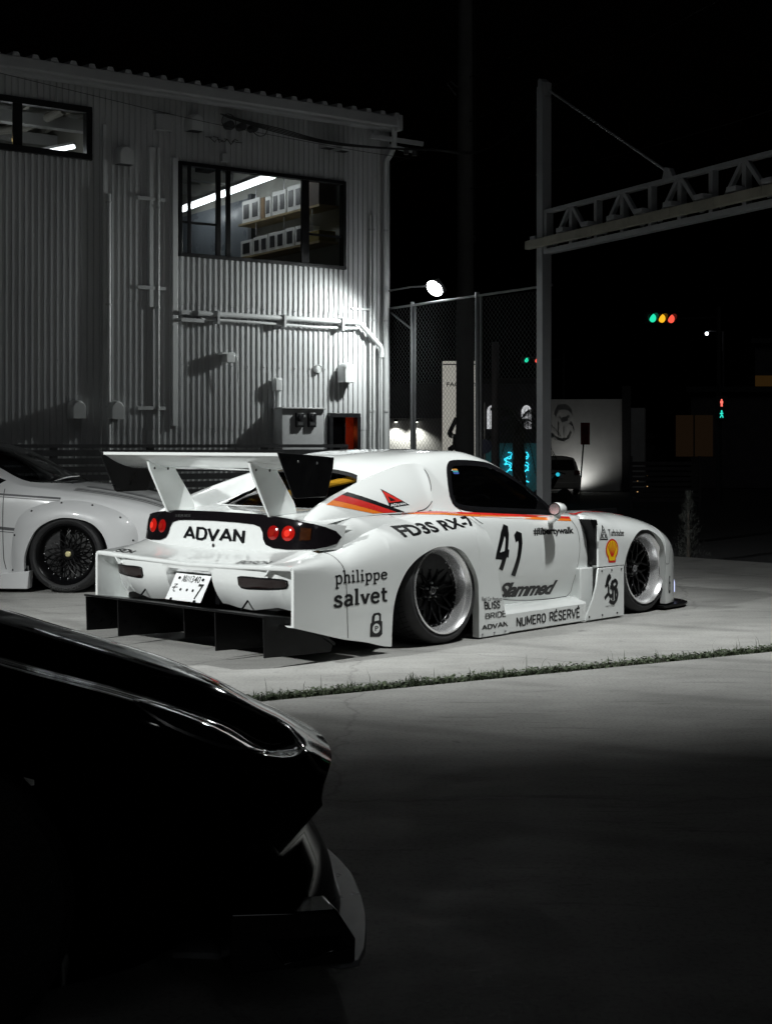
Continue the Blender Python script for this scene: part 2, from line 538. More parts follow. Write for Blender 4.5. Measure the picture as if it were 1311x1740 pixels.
# =================================================================== yard floodlights outside the picture
LHEAD = mat('lamp_housing', (.03, .03, .032), .5, var=.2, scale=10)
GALV = mat('galvanised_steel', (.17, .175, .18), .5, metal=.5, var=.12, scale=8, rvar=.1)
def yard_light(label, base, head, aim, power, cone, blend, size, col=(.97, 1.0, .985)):
    t = thing('yard_floodlight', label, 'floodlight', (base[0], base[1], 0))
    MB().tube([(0, 0, -.01), (0, 0, head[2] + .25)], [.06, .045], 12).build('pole', GALV, t)
    MB().box(-.14, .14, -.14, .14, 0, .02).build('base_plate', GALV, t, bevel=.004)
    h = Vector(head); d = (Vector(aim) - h).normalized()
    rel = h - Vector((base[0], base[1], 0))
    arm = MB().tube([(0, 0, head[2] + .1), tuple(rel - d * .14)], .025, 8); arm.build('arm', GALV, t)
    q = d.to_track_quat('-Z', 'Y')
    hb = MB().box(-.22, .22, -.16, .16, -.0, .12)
    hb.v = [tuple(rel + q @ Vector(p)) for p in hb.v]; hb.build('lamp_head', LHEAD, t, bevel=.01)
    lens = MB()
    for sx in (-1, 1):
        lens.box(sx * .11 - .08, sx * .11 + .08, -.11, .11, -.012, -.004)
    lens.v = [tuple(rel + q @ Vector(p)) for p in lens.v]
    lens.build('lamp_lens', lamp_mat('lamp_lens_white', col, 14.0), t)
    ld = bpy.data.lights.new('floodlight_beam', 'SPOT'); ld.energy = power; ld.spot_size = rad(cone); ld.spot_blend = blend; ld.shadow_soft_size = size; ld.color = col
    lo = bpy.data.objects.new('floodlight_beam', ld); COL.objects.link(lo); lo.location = h + d * .03; lo.rotation_euler = q.to_euler(); lo.parent = t; lo.location = rel + d * .04
    return t
yard_light('pole floodlight with two lamps on a long arm at the right of the yard', (4.9, 6.6), (2.6, 8.4, 6.8), (.70, 10.2, .0), 1900, 73, 1.0, .12)
yard_light('pole floodlight with two lamps at the left of the yard behind the black car', (-5.9, 4.1), (-5.5, 4.5, 4.6), (-1.4, 9.7, .75), 2700, 55, .9, .12)
# =================================================================== the white race car
# car frame: x forward from the rear axle, y to the car's left, z up
WHITE = mat('white_gloss_paint', (0.73, 0.75, 0.742), 0.18, coat=1.0, rvar=0.05, scale=3.0, coat_rough=0.03)
BLACKG = mat('black_gloss', (0.006, 0.006, 0.007), 0.18, coat=0.6, rvar=0.06, scale=9)
BLACKM = mat('black_satin', (0.0035, 0.0035, 0.004), 0.34, rvar=0.08, scale=12, spec=.22)
VINYL = mat('black_vinyl', (0.004, 0.004, 0.005), 0.35, rvar=0.05, scale=20)
REDV = mat('red_vinyl', (0.60, 0.025, 0.02), 0.3, coat=0.6, rvar=0.05)
ORV = mat('orange_vinyl', (0.80, 0.20, 0.02), 0.3, coat=0.6, rvar=0.05)
YELV = mat('yellow_vinyl', (0.85, 0.55, 0.01), 0.3, coat=0.6, rvar=0.05)
WVIN = mat('white_vinyl', (0.8, 0.8, 0.8), 0.35, rvar=0.05)
RUBBER = mat('tyre_rubber', (0.014, 0.014, 0.015), 0.62, var=0.3, scale=18, bump=0.25, bscale=90)
POLISH = mat('polished_rim', (0.85, 0.85, 0.86), 0.26, metal=0.78, rvar=0.01, scale=2)
SPOKE = mat('black_spoke', (0.003, 0.003, 0.0035), 0.2, spec=.25, rvar=0.03)
BOLT = mat('steel_bolt', (0.45, 0.45, 0.46), 0.35, metal=1.0, rvar=0.1)
SEAM = mat('panel_gap', (0.03, 0.03, 0.03), 0.8, var=0.2)
TINT = glass('tinted_glass', (0.50, 0.51, 0.52), 0.08)
LINER = mat('cabin_trim', (0.02, 0.02, 0.021), 0.75, var=0.3, scale=15, bump=0.2)

CARF = rad(90 - 43.2)
car = thing('race_car', 'low white racing coupe with black rear wing and number 41 on its door', 'car', (-0.313, 9.911, 0), CARF)

# ---- body shell: sections from tail to nose, half profile from the centre line over the side to the floor
ST = [
 (-1.06, [(0, .850), (.35, .850), (.58, .842), (.71, .818), (.79, .755), (.81, .66), (.79, .45), (.76, .25), (0, .22)]),
 (-0.80, [(0, .865), (.35, .865), (.56, .865), (.72, .848), (.828, .780), (.860, .64), (.83, .42), (.78, .20), (0, .18)]),
 (-0.69, [(0, .875), (.35, .875), (.55, .880), (.71, .855), (.820, .790), (.860, .62), (.84, .42), (.78, .19), (0, .16)]),
 (-0.50, [(0, .960), (.30, .955), (.52, .940), (.71, .862), (.822, .798), (.862, .62), (.84, .42), (.78, .18), (0, .14)]),
 (-0.325, [(0, 1.045), (.30, 1.04), (.53, 1.01), (.715, .865), (.823, .80), (.862, .62), (.84, .42), (.78, .17), (0, .14)]),
 (-0.315, [(0, 1.130), (.30, 1.12), (.53, 1.06), (.715, .866), (.823, .80), (.862, .62), (.84, .42), (.78, .17), (0, .14)]),
 (-0.26, [(0, 1.185), (.30, 1.172), (.54, 1.085), (.717, .866), (.823, .80), (.862, .62), (.84, .42), (.78, .17), (0, .14)]),
 (-0.12, [(0, 1.222), (.30, 1.212), (.545, 1.125), (.72, .864), (.823, .80), (.862, .61), (.845, .42), (.78, .17), (0, .13)]),
 (0.12, [(0, 1.247), (.30, 1.237), (.548, 1.160), (.725, .858), (.823, .797), (.863, .60), (.85, .42), (.78, .16), (0, .12)]),
 (0.38, [(0, 1.257), (.30, 1.247), (.545, 1.192), (.735, .850), (.825, .790), (.866, .60), (.86, .40), (.79, .15), (0, .11)]),
 (0.65, [(0, 1.257), (.30, 1.246), (.548, 1.200), (.748, .834), (.830, .780), (.870, .60), (.865, .40), (.80, .14), (0, .10)]),
 (0.92, [(0, 1.228), (.30, 1.216), (.590, 1.142), (.757, .818), (.834, .768), (.872, .59), (.866, .38), (.80, .13), (0, .10)]),
 (1.14, [(0, 1.140), (.32, 1.125), (.655, 1.028), (.764, .806), (.837, .758), (.872, .58), (.866, .37), (.80, .12), (0, .10)]),
 (1.30, [(0, 1.045), (.34, 1.030), (.712, .908), (.770, .798), (.838, .750), (.872, .57), (.865, .36), (.80, .12), (0, .10)]),
 (1.43, [(0, .962), (.36, .945), (.745, .822), (.776, .790), (.838, .744), (.870, .56), (.862, .36), (.80, .12), (0, .10)]),
 (1.58, [(0, .872), (.36, .860), (.690, .792), (.770, .778), (.834, .736), (.865, .55), (.855, .35), (.80, .12), (0, .10)]),
 (1.75, [(0, .798), (.36, .795), (.620, .788), (.735, .770), (.815, .722), (.850, .54), (.840, .34), (.79, .12), (0, .10)]),
 (1.95, [(0, .770), (.36, .770), (.600, .786), (.710, .760), (.790, .700), (.820, .52), (.81, .33), (.77, .12), (0, .10)]),
 (2.25, [(0, .735), (.36, .738), (.595, .765), (.695, .740), (.770, .670), (.790, .50), (.78, .32), (.75, .12), (0, .10)]),
 (2.48, [(0, .695), (.36, .700), (.590, .736), (.680, .705), (.745, .630), (.765, .48), (.75, .30), (.72, .11), (0, .10)]),
 (2.70, [(0, .640), (.36, .645), (.580, .675), (.660, .640), (.715, .560), (.735, .44), (.72, .28), (.70, .10), (0, .09)]),
 (2.86, [(0, .570), (.36, .570), (.550, .585), (.620, .550), (.670, .480), (.690, .38), (.68, .25), (.66, .09), (0, .09)]),
 (2.97, [(0, .470), (.36, .468), (.520, .470), (.580, .440), (.620, .390), (.640, .31), (.63, .20), (.62, .09), (0, .08)]),
]
def tail_dx(y):
    return 0.12 * (abs(y) / 0.86) ** 6
SX = np.array([s[0] for s in ST])
def body_section(x):
    P = np.array([s[1] for s in ST])
    return np.stack([[pchip(SX, P[:, j, k], [x])[0] for k in (0, 1)] for j in range(9)])
XS = sorted(set(list(np.linspace(-1.06, -.33, 30)) + [-.325, -.32, -.315, -.308, -.295, -.28] + list(np.linspace(-.26, 2.97, 150))))
half = []
for x in XS:
    c = body_section(x)
    d = np.vstack([catmull(c[:8], 7), c[8]])
    f = max(0.0, min(1.0, (-0.55 - x) / 0.53))
    row = [(x + f * tail_dx(p[0]), p[0], p[1]) for p in d]
    half.append(row)
half = np.array(half)
full = np.concatenate([half[:, ::-1] * np.array([1, -1, 1]), half[:, 1:]], axis=1)

WIN = [(0.477, 1.157), (0.425, 1.109), (0.375, .991), (0.362, .913), (0.385, .868), (0.507, .840), (0.813, .818), (1.136, .800), (1.376, .790),
       (1.375, .820), (1.259, .938), (1.14, 1.024), (0.99, 1.108), (0.883, 1.150), (0.699, 1.168), (0.541, 1.170)]
def smooth_loop(P, n):
    P = np.array(P, float); k = len(P)
    E = np.vstack([P[-1:], P, P[:2]]); out = []
    for i in range(k):
        p0, p1, p2, p3 = E[i], E[i + 1], E[i + 2], E[i + 3]
        for t in np.linspace(0, 1, 8, endpoint=False):
            out.append(0.5 * (2 * p1 + (p2 - p0) * t + (2 * p0 - 5 * p1 + 4 * p2 - p3) * t * t + (3 * p1 - p0 - 3 * p2 + p3) * t ** 3))
    return resample(np.vstack([out, out[:1]]), n + 1)[:-1]
WINL = smooth_loop(WIN, 96)
HOLE = offset_poly(WINL, -0.014)
WS = [(1.545, -.60), (1.555, 0), (1.545, .60), (1.42, .665), (1.22, .63), (1.03, .575), (.965, .50), (.955, 0), (.965, -.50), (1.03, -.575), (1.22, -.63), (1.42, -.665)]   # windscreen in plan
RW = [(-.655, -.46), (-.655, .46), (-.345, .475), (-.345, -.475)]                                                      # rear window in plan
def hole_at(p):
    x, y, z = p
    if abs(y) > .5 and z > .7 and inside(HOLE, x, z): return True
    if z > .8 and inside(WS, x, y): return True
    if z > .85 and -.66 < x < -.3165 and abs(y) < .47: return True
    return False
def wheel_hole(p):
    x, y, z = p
    return abs(y) > .45 and (math.hypot(x, z - .34) < .40 or math.hypot(x - 2.40, z - .34) < .385)
def cut_grid(G, tests):
    a, b = G.shape[:2]; fs = []
    for i in range(a - 1):
        for j in range(b - 1):
            c = (G[i, j] + G[i, j + 1] + G[i + 1, j] + G[i + 1, j + 1]) / 4
            if not any(t(c) for t in tests): fs.append((i * b + j, i * b + j + 1, (i + 1) * b + j + 1, (i + 1) * b + j))
    return G.reshape(-1, 3), fs
vs, fs = cut_grid(full, [hole_at, wheel_hole])
front_cap = [full.shape[1] * (len(XS) - 1) + j for j in range(full.shape[1])]
body = MB().add(vs, fs + [tuple(front_cap)]).build('body', WHITE, car, 50)
# dark trim inside the cabin
sel = [i for i, x in enumerate(XS) if -.66 < x < 1.62]
cab = full[sel].copy()
cc = np.array([0.5, 0, .75])
cab[:, :, 1] *= .955; cab[:, :, 2] = .2 + (cab[:, :, 2] - .2) * .975
vs, fs = cut_grid(cab, [hole_at])
MB().add(vs, fs).build('cabin_trim', LINER, car, 50)
# projectors on to the shell (works on the uncut surface)
def bvh_of(grids):
    V = []; F = []
    for G in grids:
        k = len(V); a, b = G.shape[:2]
        V += [tuple(p) for p in G.reshape(-1, 3)]
        F += [(k + i * b + j, k + i * b + j + 1, k + (i + 1) * b + j + 1, k + (i + 1) * b + j) for i in range(a - 1) for j in range(b - 1)]
    return BVHTree.FromPolygons(V, F)
SHELL = bvh_of([full])
def side_proj(bvh, side, off):
    def f(u, v, *hi):
        h = bvh.ray_cast(Vector((u, side * 2.0, v)), Vector((0, -side, 0)))
        y = h[0].y if h[0] is not None else side * .8
        n = h[1] if h[0] is not None else Vector((0, side, 0))
        if n.y * side < 0: n = -n
        p = Vector((u, y, v)) + n * (off + (0.006 if hi else 0))
        return tuple(p)
    return f
def top_proj(bvh, off):
    def f(u, v, *hi):
        h = bvh.ray_cast(Vector((u, v, 3.0)), Vector((0, 0, -1)))
        if h[0] is None: return (u, v, .8)
        n = h[1] if h[1].z > 0 else -h[1]
        return tuple(h[0] + n * (off + (0.006 if hi else 0)))
    return f
for sd in (-1, 1):
    w = patch('side_window', [tuple(p) for p in offset_poly(WINL, -.006)], side_proj(SHELL, sd, -.004), TINT, car, .05)
    ring('window_trim', offset_poly(WINL, .010), offset_poly(WINL, -.030), side_proj(SHELL, sd, .003), BLACKG, w, mid=offset_poly(WINL, -.006))
    tri = [(1.20, .806), (1.372, .796), (1.368, .822), (1.275, .915)]
    patch('quarter_trim', tri, side_proj(SHELL, sd, .002), BLACKM, w, .03)
ws = patch('windscreen', WS, top_proj(SHELL, -.006), TINT, car, .06)
WSL = smooth_loop(WS, 80)
ring('windscreen_trim', offset_poly(WSL, .012), offset_poly(WSL, -.022), top_proj(SHELL, .003), BLACKG, ws)
rw = patch('rear_window', [(-.665, -.47), (-.665, .47), (-.326, .48), (-.326, -.48)], top_proj(SHELL, -.012), glass('rear_glass', (.72, .73, .74), .06), car, .05)

# ---- interior: seats, wheel, orange cage
def seat(y):
    prof = [(0.42, .22), (0.80, .28), (0.86, .34), (0.80, .38), (0.52, .33), (0.42, .40), (0.34, .75), (0.30, .96), (0.24, 1.00), (0.21, .95), (0.28, .6), (0.34, .26)]
    b = MB().prism(prof, y - .20, y + .20)
    return b.build('seat', LINER, car, bevel=.03, seg=3)
seat(-.36); seat(.36)
b = MB().tube([(1.02 + .05 * math.sin(t), -.36 + .165 * math.cos(t), .76 + .155 * math.sin(t)) for t in np.linspace(0, 2 * math.pi, 29)], .014, 6, cap=False)
b.bar((1.02, -.50, .76), (1.02, -.22, .76), .03, .02).tube([(1.02, -.36, .76), (1.3, -.36, .68)], .025, 8)
b.build('steering_wheel', BLACKM, car)
b = MB().box(1.22, 1.55, -.68, .68, .60, .76); b.build('dashboard', LINER, car, bevel=.04, seg=3)
CAGE = mat('ochre_tube', (0.55, 0.29, 0.02), 0.35, coat=0.5, rvar=0.08)
b = MB().tube([(.12, -.60, .3), (.12, -.59, .85), (.13, -.50, 1.08), (.13, -.36, 1.14), (.13, .36, 1.14), (.13, .50, 1.08), (.12, .59, .85), (.12, .60, .3)], .024, 8)
b.tube([(.12, -.49, 1.08), (-.25, -.44, .985), (-.62, -.40, .80)], .036, 10).tube([(.12, .49, 1.08), (-.25, .44, .985), (-.62, .40, .80)], .036, 10)
b.tube([(-.215, -.47, 1.085), (-.22, -.10, 1.018), (-.22, .45, .92)], .024, 10)
b.tube([(.13, -.52, 1.08), (.85, -.52, 1.13), (1.25, -.62, .90)], .02, 8)
b.build('roll_cage', CAGE, car)
MB().box(-.66, 1.6, -.74, .74, .16, .2).build('cabin_floor', LINER, car)

# ---- sail panels behind the side windows (flying buttresses)
def sail(sd):
    tt = np.array([.19, .12, .02, -.14, -.29, -.45, -.61, -.74, -.87, -.97, -1.04])
    zt = np.array([1.150, 1.163, 1.158, 1.128, 1.093, 1.050, 1.003, .962, .915, .868, .815])
    yt = np.array([.585, .570, .578, .592, .605, .622, .642, .660, .680, .700, .735])
    zb = np.array([.875, .850, .846, .846, .846, .844, .838, .830, .815, .800, .785])
    xb = np.array([.12, .06, -.03, -.17, -.31, -.46, -.61, -.74, -.87, -.97, -1.04])
    yb = np.array([.742, .752, .757, .76, .762, .765, .768, .770, .772, .774, .775])
    n = 40; q = np.linspace(0, 1, n); s = np.linspace(0, 1, len(tt))
    T = np.stack([pchip(s, tt, q), pchip(s, yt, q), pchip(s, zt, q)], 1)
    B = np.stack([pchip(s, xb, q), pchip(s, yb, q), pchip(s, zb, q)], 1)
    G = []
    for t, bb in zip(T, B):
        col = [(t[0], t[1] - .05, max(.80, t[2] - .16 if t[0] < -.25 else t[2] - .03)), (t[0], t[1] - .030, t[2] - .010), (t[0], t[1] - .018, t[2] - .001), (t[0], t[1] - .006, t[2] - .002)]
        for k in range(9):
            f = (k / 8.0); m = t + (bb - t) * f
            bul = .020 * math.sin(math.pi * f)
            col.append((m[0], m[1] + bul, m[2]))
        G.append(col)
    G = np.array(G); G[:, :, 1] *= sd
    first = G[:1].copy(); first[:, :, 1] -= sd * .03
    MB().grid(np.concatenate([first, G])).build('sail_panel', WHITE, car, 55)
    return G
SAIL = {sd: sail(sd) for sd in (-1, 1)}

# ---- box fenders built from columns that run over the shoulder and down to the arch
def superel(T, S, n, k=16):
    """from T = inner top to S = outer shoulder"""
    T = np.array(T, float); S = np.array(S, float); out = []
    for t in np.linspace(0, math.pi / 2, k):
        h = math.sin(t) ** (2 / n); z = math.cos(t) ** (2 / n)
        p = T + (S - T) * h; out.append((p[0], p[1], S[2] + (T[2] - S[2]) * z))
    return out
REAR_ARCH = [(-.520, .10), (-.512, .22), (-.492, .32), (-.447, .416), (-.358, .520), (-.217, .597), (-.06, .633), (.04, .630), (.150, .597), (.251, .503), (.303, .413), (.325, .30), (.326, .20)]
ra_x = [p[0] for p in REAR_ARCH]; ra_z = [p[1] for p in REAR_ARCH]
tb = np.array([(-1.345, .583, .530, 7.0, .965, .231), (-1.15, .612, .50, 4.2, .967, .180), (-.93, .655, .47, 2.8, .967, .124), (-.75, .730, .48, 2.5, .967, .090),
               (-.56, .785, .50, 2.4, .967, .045), (-.24, .835, .55, 2.4, .967, .02), (.10, .852, .57, 2.4, .967, .012), (.33, .832, .56, 2.7, .966, .012), (.45, .775, .52, 3.2, .962, .012)])
def rear_fender(sd):
    xs = sorted(list(np.linspace(-1.345, -.5205, 26)) + list(np.linspace(-.5199, -.40, 14)) + list(np.linspace(-.39, .24, 60)) + list(np.linspace(.245, .3259, 14)) + list(np.linspace(.3265, .45, 10)))
    cols = []; grid_full = []
    for x in xs:
        zT, zS, n, yS, zb = [pchip(tb[:, 0], tb[:, k], [x])[0] for k in range(1, 6)]
        yT = .70 if x > -.9 else .70 + .08 * min(1, (-.9 - x) / .2)
        c = superel((x, yT, zT), (x, yS, zS), n)
        ar = -.52 <= x <= .326
        z1 = float(pchip(ra_x, ra_z, [x])[0]) if ar else zb
        if ar and z1 > zS: c = [p for p in c if p[2] > z1] + [(x, float(np.interp(z1, [p[2] for p in c][::-1], [p[1] for p in c][::-1])), z1)]
        else:
            for f in np.linspace(0, 1, 14)[1:]: c.append((x, yS, zS + (z1 - zS) * f))
        c = [(x, yT - .05, zT - .06)] + list(c)
        c = resample(c, 32)
        sl = 0.29 * max(0, (x - .3265) / .1235)
        c[:, 0] += sl * (.70 - c[:, 2]).clip(-.02, 1)
        c = np.vstack([c, c[-1] + np.array([0, -.055, 0])])
        cols.append(c)
    G = np.array(cols)
    back = G[:1].copy(); back[:, :, 1] -= .022; back[:, :, 2] -= .012; back[:, -2:, 2] += .02
    deep = back.copy(); deep[:, :, 0] += .42
    front = G[-1:].copy(); front[:, :, 1] -= .12
    A = np.concatenate([deep, back, G, front]); A[:, :, 1] *= sd; G = G.copy(); G[:, :, 1] *= sd
    MB().grid(A).build('rear_fender', WHITE, car, 42)
    return G
FRONT_ARCH = [(2.030, .02), (2.034, .383), (2.069, .469), (2.132, .554), (2.240, .618), (2.33, .636), (2.41, .634), (2.494, .605), (2.569, .533), (2.604, .417), (2.611, .27), (2.590, .126), (2.575, .045)]
def front_fender(sd):
    # plan path of the outer skin and of the inner top edge, with shoulder height and bottom
    path = np.array([
     # s    xo    yo     xt    yt    zt    zs    n   zb
     (0.00, 1.720, .945, 1.720, .640, .775, .58, 3.6, .392),
     (0.10, 1.85, .953, 1.85, .620, .785, .56, 3.0, .390),
     (0.22, 2.02, .960, 2.02, .610, .780, .54, 2.5, .386),
     (0.32, 2.20, .962, 2.20, .605, .768, .53, 2.3, .05),
     (0.42, 2.40, .962, 2.40, .600, .742, .52, 2.2, .05),
     (0.52, 2.58, .955, 2.56, .590, .708, .50, 2.2, .05),
     (0.60, 2.72, .930, 2.68, .575, .672, .46, 2.2, .05),
     (0.68, 2.85, .880, 2.77, .540, .632, .40, 2.2, .045),
     (0.76, 2.96, .800, 2.84, .490, .590, .33, 2.3, .045),
     (0.84, 3.04, .680, 2.88, .420, .560, .29, 2.4, .045),
     (0.92, 3.09, .420, 2.91, .250, .540, .27, 2.4, .045),
     (1.00, 3.11, .000, 2.92, .000, .530, .26, 2.4, .045)])
    s = path[:, 0]
    q = sorted(list(np.linspace(0, 1, 190)))
    cols = []
    fa = np.array(FRONT_ARCH)
    for u in q:
        xo, yo, xt, yt, zt, zs, n, zb = [float(pchip(s, path[:, k], [u])[0]) for k in range(1, 9)]
        if xo > 2.028 and zb > .2: zb = .05
        inarch = 2.030 <= xo <= 2.611
        if inarch:
            up = [p for p in FRONT_ARCH]
            k = int(np.argmax(fa[:, 1]))
            z1 = float(pchip(fa[1:11, 0], fa[1:11, 1], [xo])[0])
        else: z1 = zb
        c = superel((xt, yt, zt), (xo, yo, zs), n)
        if z1 > zs: c = [p for p in c if p[2] > z1] + [tuple(np.array([np.interp(z1, [p[2] for p in c][::-1], [p[i] for p in c][::-1]) for i in range(3)]))]
        else:
            for f in np.linspace(0, 1, 14)[1:]: c.append((xo, yo, zs + (z1 - zs) * f))
        c = resample(c, 30)
        inw = np.array([0, -.05, 0]) if xo < 2.9 else np.array([-.05, -.02, 0])
        cols.append(np.vstack([c, c[-1] + inw]))
    G = np.array(cols)
    first = G[:1].copy(); first[:, :, 1] -= .05; first[:, :, 2] -= .02
    inner = first.copy(); inner[:, :, 1] -= .10; inner[:, :, 0] += .10
    A = np.concatenate([inner, first, G]); A[:, :, 1] *= sd; G = G.copy(); G[:, :, 1] *= sd
    MB().grid(A).build('front_fender', WHITE, car, 42)
    return G
RF = {sd: rear_fender(sd) for sd in (-1, 1)}
FF = {sd: front_fender(sd) for sd in (-1, 1)}

# wheel housings
for sd in (-1, 1):
    for cx, r in ((-.06, .42), (2.33, .345)):
        G = [[(cx + r * math.cos(t), sd * y, .34 + r * math.sin(t)) for y in (.46, .66, .84)] for t in np.linspace(-.45, math.pi + .45, 30)]
        b = MB().grid(G); b.box(cx - r, cx + r, sd * .45 - .01, sd * .45 + .01, .06, .78)
        b.build('wheel_housing', BLACKM, car)

# ---- lower door sill, lower plates
for sd in (-1, 1):
    b = MB().prism([(.955, .013), (.955, .138), (.945, .150), (.84, .180), (.80, .18), (.80, .013)], .46, 1.56, 'x')
    b.v = [(p[0] + (.0 if p[0] > 1 else (.0)), sd * p[1], p[2]) for p in b.v]
    b.build('side_skirt', WHITE, car, bevel=.006)
    pl = [(1.535, .014), (1.555, .07), (1.62, .16), (1.665, .26), (1.69, .384), (2.022, .384), (2.022, .014)]
    p = MB().prism(pl, sd * .952, sd * .966).build('fender_plate', WHITE, car, bevel=.003)
    for (x, z) in ((1.735, .362), (1.86, .362), (1.985, .362), (1.575, .04), (1.74, .04), (1.93, .04)):
        bb = MB().lathe([(0, .006), (.006, .005), (.008, 0)], 10, 'y'); bb.v = [(x + a, sd * (.966 + h), z + c) for a, h, c in bb.v]
        bb.build('bolt', SEAM, p)
    b = MB().box(1.56, 1.72, min(sd * .70, sd * .90), max(sd * .70, sd * .90), .03, .39)
    b.build('inner_panel', WHITE, car, bevel=.01)
    for x in (.36, .485, .60):
        bb = MB().lathe([(0, .006), (.006, .005), (.008, 0)], 10, 'y'); bb.v = [(x + a, sd * (.967 + h), .03 + c) for a, h, c in bb.v]
        bb.build('bolt', BOLT, car)
    # dark outlet behind the front wheel and its rounded frame
    b = MB().prism([(1.640, .742), (1.722, .738), (1.738, .70), (1.738, .402), (1.712, .402), (1.700, .56), (1.682, .66)], sd * .62, sd * .93); b.build('air_outlet', BLACKM, car, bevel=.004)
    # splitter corner and front lamp strip
b = MB(); out = [(2.575, .965), (2.75, .965), (2.90, .955), (3.02, .90), (3.10, .80), (3.17, .60), (3.20, .30), (3.21, 0)]
poly = [(x, -y) for x, y in out] + [(x, y) for x, y in out[::-1][1:]]
b.prism([(x, y) for x, y in poly], .018, .038, 'z'); b.build('front_splitter', BLACKM, car, bevel=.004)
DRL = lamp_mat('daytime_lamp', (0.55, 0.62, 1.0), 1.6)
for sd in (-1, 1):
    b = MB().tube([(3.035, sd * .765, .10), (3.045, sd * .752, .17), (3.03, sd * .748, .25)], [.008, .014, .008], 8); b.build('running_lamp', DRL, car)

# ---- wheels
def wheel(name, x, sd, rt, rr, y_out, camber):
    w = 0.30
    root = empty(name, (x, sd * y_out, rt - .002), 0, car)
    root.rotation_euler = (sd * rad(camber), 0, math.pi if sd > 0 else 0)
    # wheel-local frame: outside towards -y
    ty = MB().lathe([(rr - .004, .016), (rr + .006, .004), (rr + .03, -.004), (rt - .030, .004), (rt - .012, .022), (rt - .002, .05), (rt, .10), (rt, .22), (rt - .004, .27), (rt - .03, .30), (rr, .295)], 72, 'y')
    t = ty.build('tyre', RUBBER, root)
    g = MB()
    for k in range(60):
        a = 2 * math.pi * k / 60
        for (y0, y1, tw) in ((.045, .13, .06), (.17, .265, -.06)):
            p0 = (math.cos(a) * (rt + .0008), y0, math.sin(a) * (rt + .0008)); p1 = (math.cos(a + tw) * (rt + .0008), y1, math.sin(a + tw) * (rt + .0008))
            g.bar(p0, p1, .005, .002, up=(math.cos(a), 0, math.sin(a)))
    for yy in (.10, .15, .20):
        g.lathe([(rt + .001, yy - .004), (rt + .001, yy + .004)], 72, 'y')
    g.build('tread_groove', mat('tread_groove', (.004, .004, .004), .9, var=.2), root)
    rm = MB().lathe([(rr - .006, .02), (rr + .004, .006), (rr + .002, -.006), (rr - .008, -.008), (rr - .014, .0), (rr - .022, .012), (rr - .030, .03), (rr - .036, .08), (rr - .046, .108), (rr - .050, .122)], 72, 'y')
    rm.build('rim', POLISH, root, angle=50)
    MB().lathe([(rr - .050, .122), (rr - .056, .15), (rr - .060, .28)], 60, 'y').build('inner_barrel', SPOKE, root)
    R = rr - .048; ys = .108
    sp = MB()
    for k in range(10):
        a = 2 * math.pi * (k + .5) / 10
        c, s = math.cos(a), math.sin(a)
        p0 = np.array([c * .055, ys + .010, s * .055]); p1 = np.array([c * R * .52, ys + .008, s * R * .52])
        sp.bar(p0, p1, .022, .026, up=(0, 1, 0))
        for da in (-.26, .26):
            p2 = np.array([math.cos(a + da) * R, ys + .006, math.sin(a + da) * R]); sp.bar(p1, p2, .016, .022, up=(0, 1, 0))
    sp.lathe([(0, ys - .004), (.062, ys - .004), (.072, ys + .004), (.076, ys + .03)], 36, 'y')
    sp.lathe([(R + .003, ys - .012), (R - .012, ys - .006), (R - .014, ys + .02)], 60, 'y')
    sp.build('spokes', SPOKE, root, bevel=.003)
    MB().lathe([(0.0, .24), (R + .01, .24)], 40, 'y').build('brake_disc', mat('brake_disc', (.006, .006, .006), .6, rvar=.1), root)
    cp = MB().lathe([(0, ys - .022), (.024, ys - .021), (.030, ys - .014), (.031, ys - .002)], 28, 'y'); cp.build('centre_cap', BLACKG, root)
    em = MB().lathe([(.018, ys - .0235), (.024, ys - .0228)], 28, 'y')
    for k in range(4):
        em.box(-.008, .008, ys - .0236, ys - .0230, -.012 + k * .007, -.009 + k * .007)
    em.build('cap_emblem', mat('cap_emblem', (.35, .35, .36), .4, rvar=.1), root)
    lg = MB()
    for k in range(5):
        a = 2 * math.pi * k / 5 + .3
        lg.lathe([(0, ys - .020), (.008, ys - .018), (.009, ys)], 6, 'y', c=(math.cos(a) * .048, 0, math.sin(a) * .048))
    for k in range(30):
        a = 2 * math.pi * k / 30
        lg.lathe([(0, ys - .013), (.0045, ys - .012), (.005, ys)], 6, 'y', c=(math.cos(a) * (R - .004), 0, math.sin(a) * (R - .004)))
    tag(lg.build('wheel_bolts', BOLT, root), kind='stuff')
    # tyre valve
    MB().tube([(math.cos(-.9) * (rr - .045), .09, math.sin(-.9) * (rr - .045)), (math.cos(-.9) * (rr - .075), .085, math.sin(-.9) * (rr - .075))], .005, 6).build('valve', SPOKE, root)
    return root
for sd in (-1, 1):
    wheel('rear_wheel', 0.0, sd, .350, .280, .935, 4.5)
    wheel('front_wheel', 2.375, sd, .340, .268, .915, 2.5)

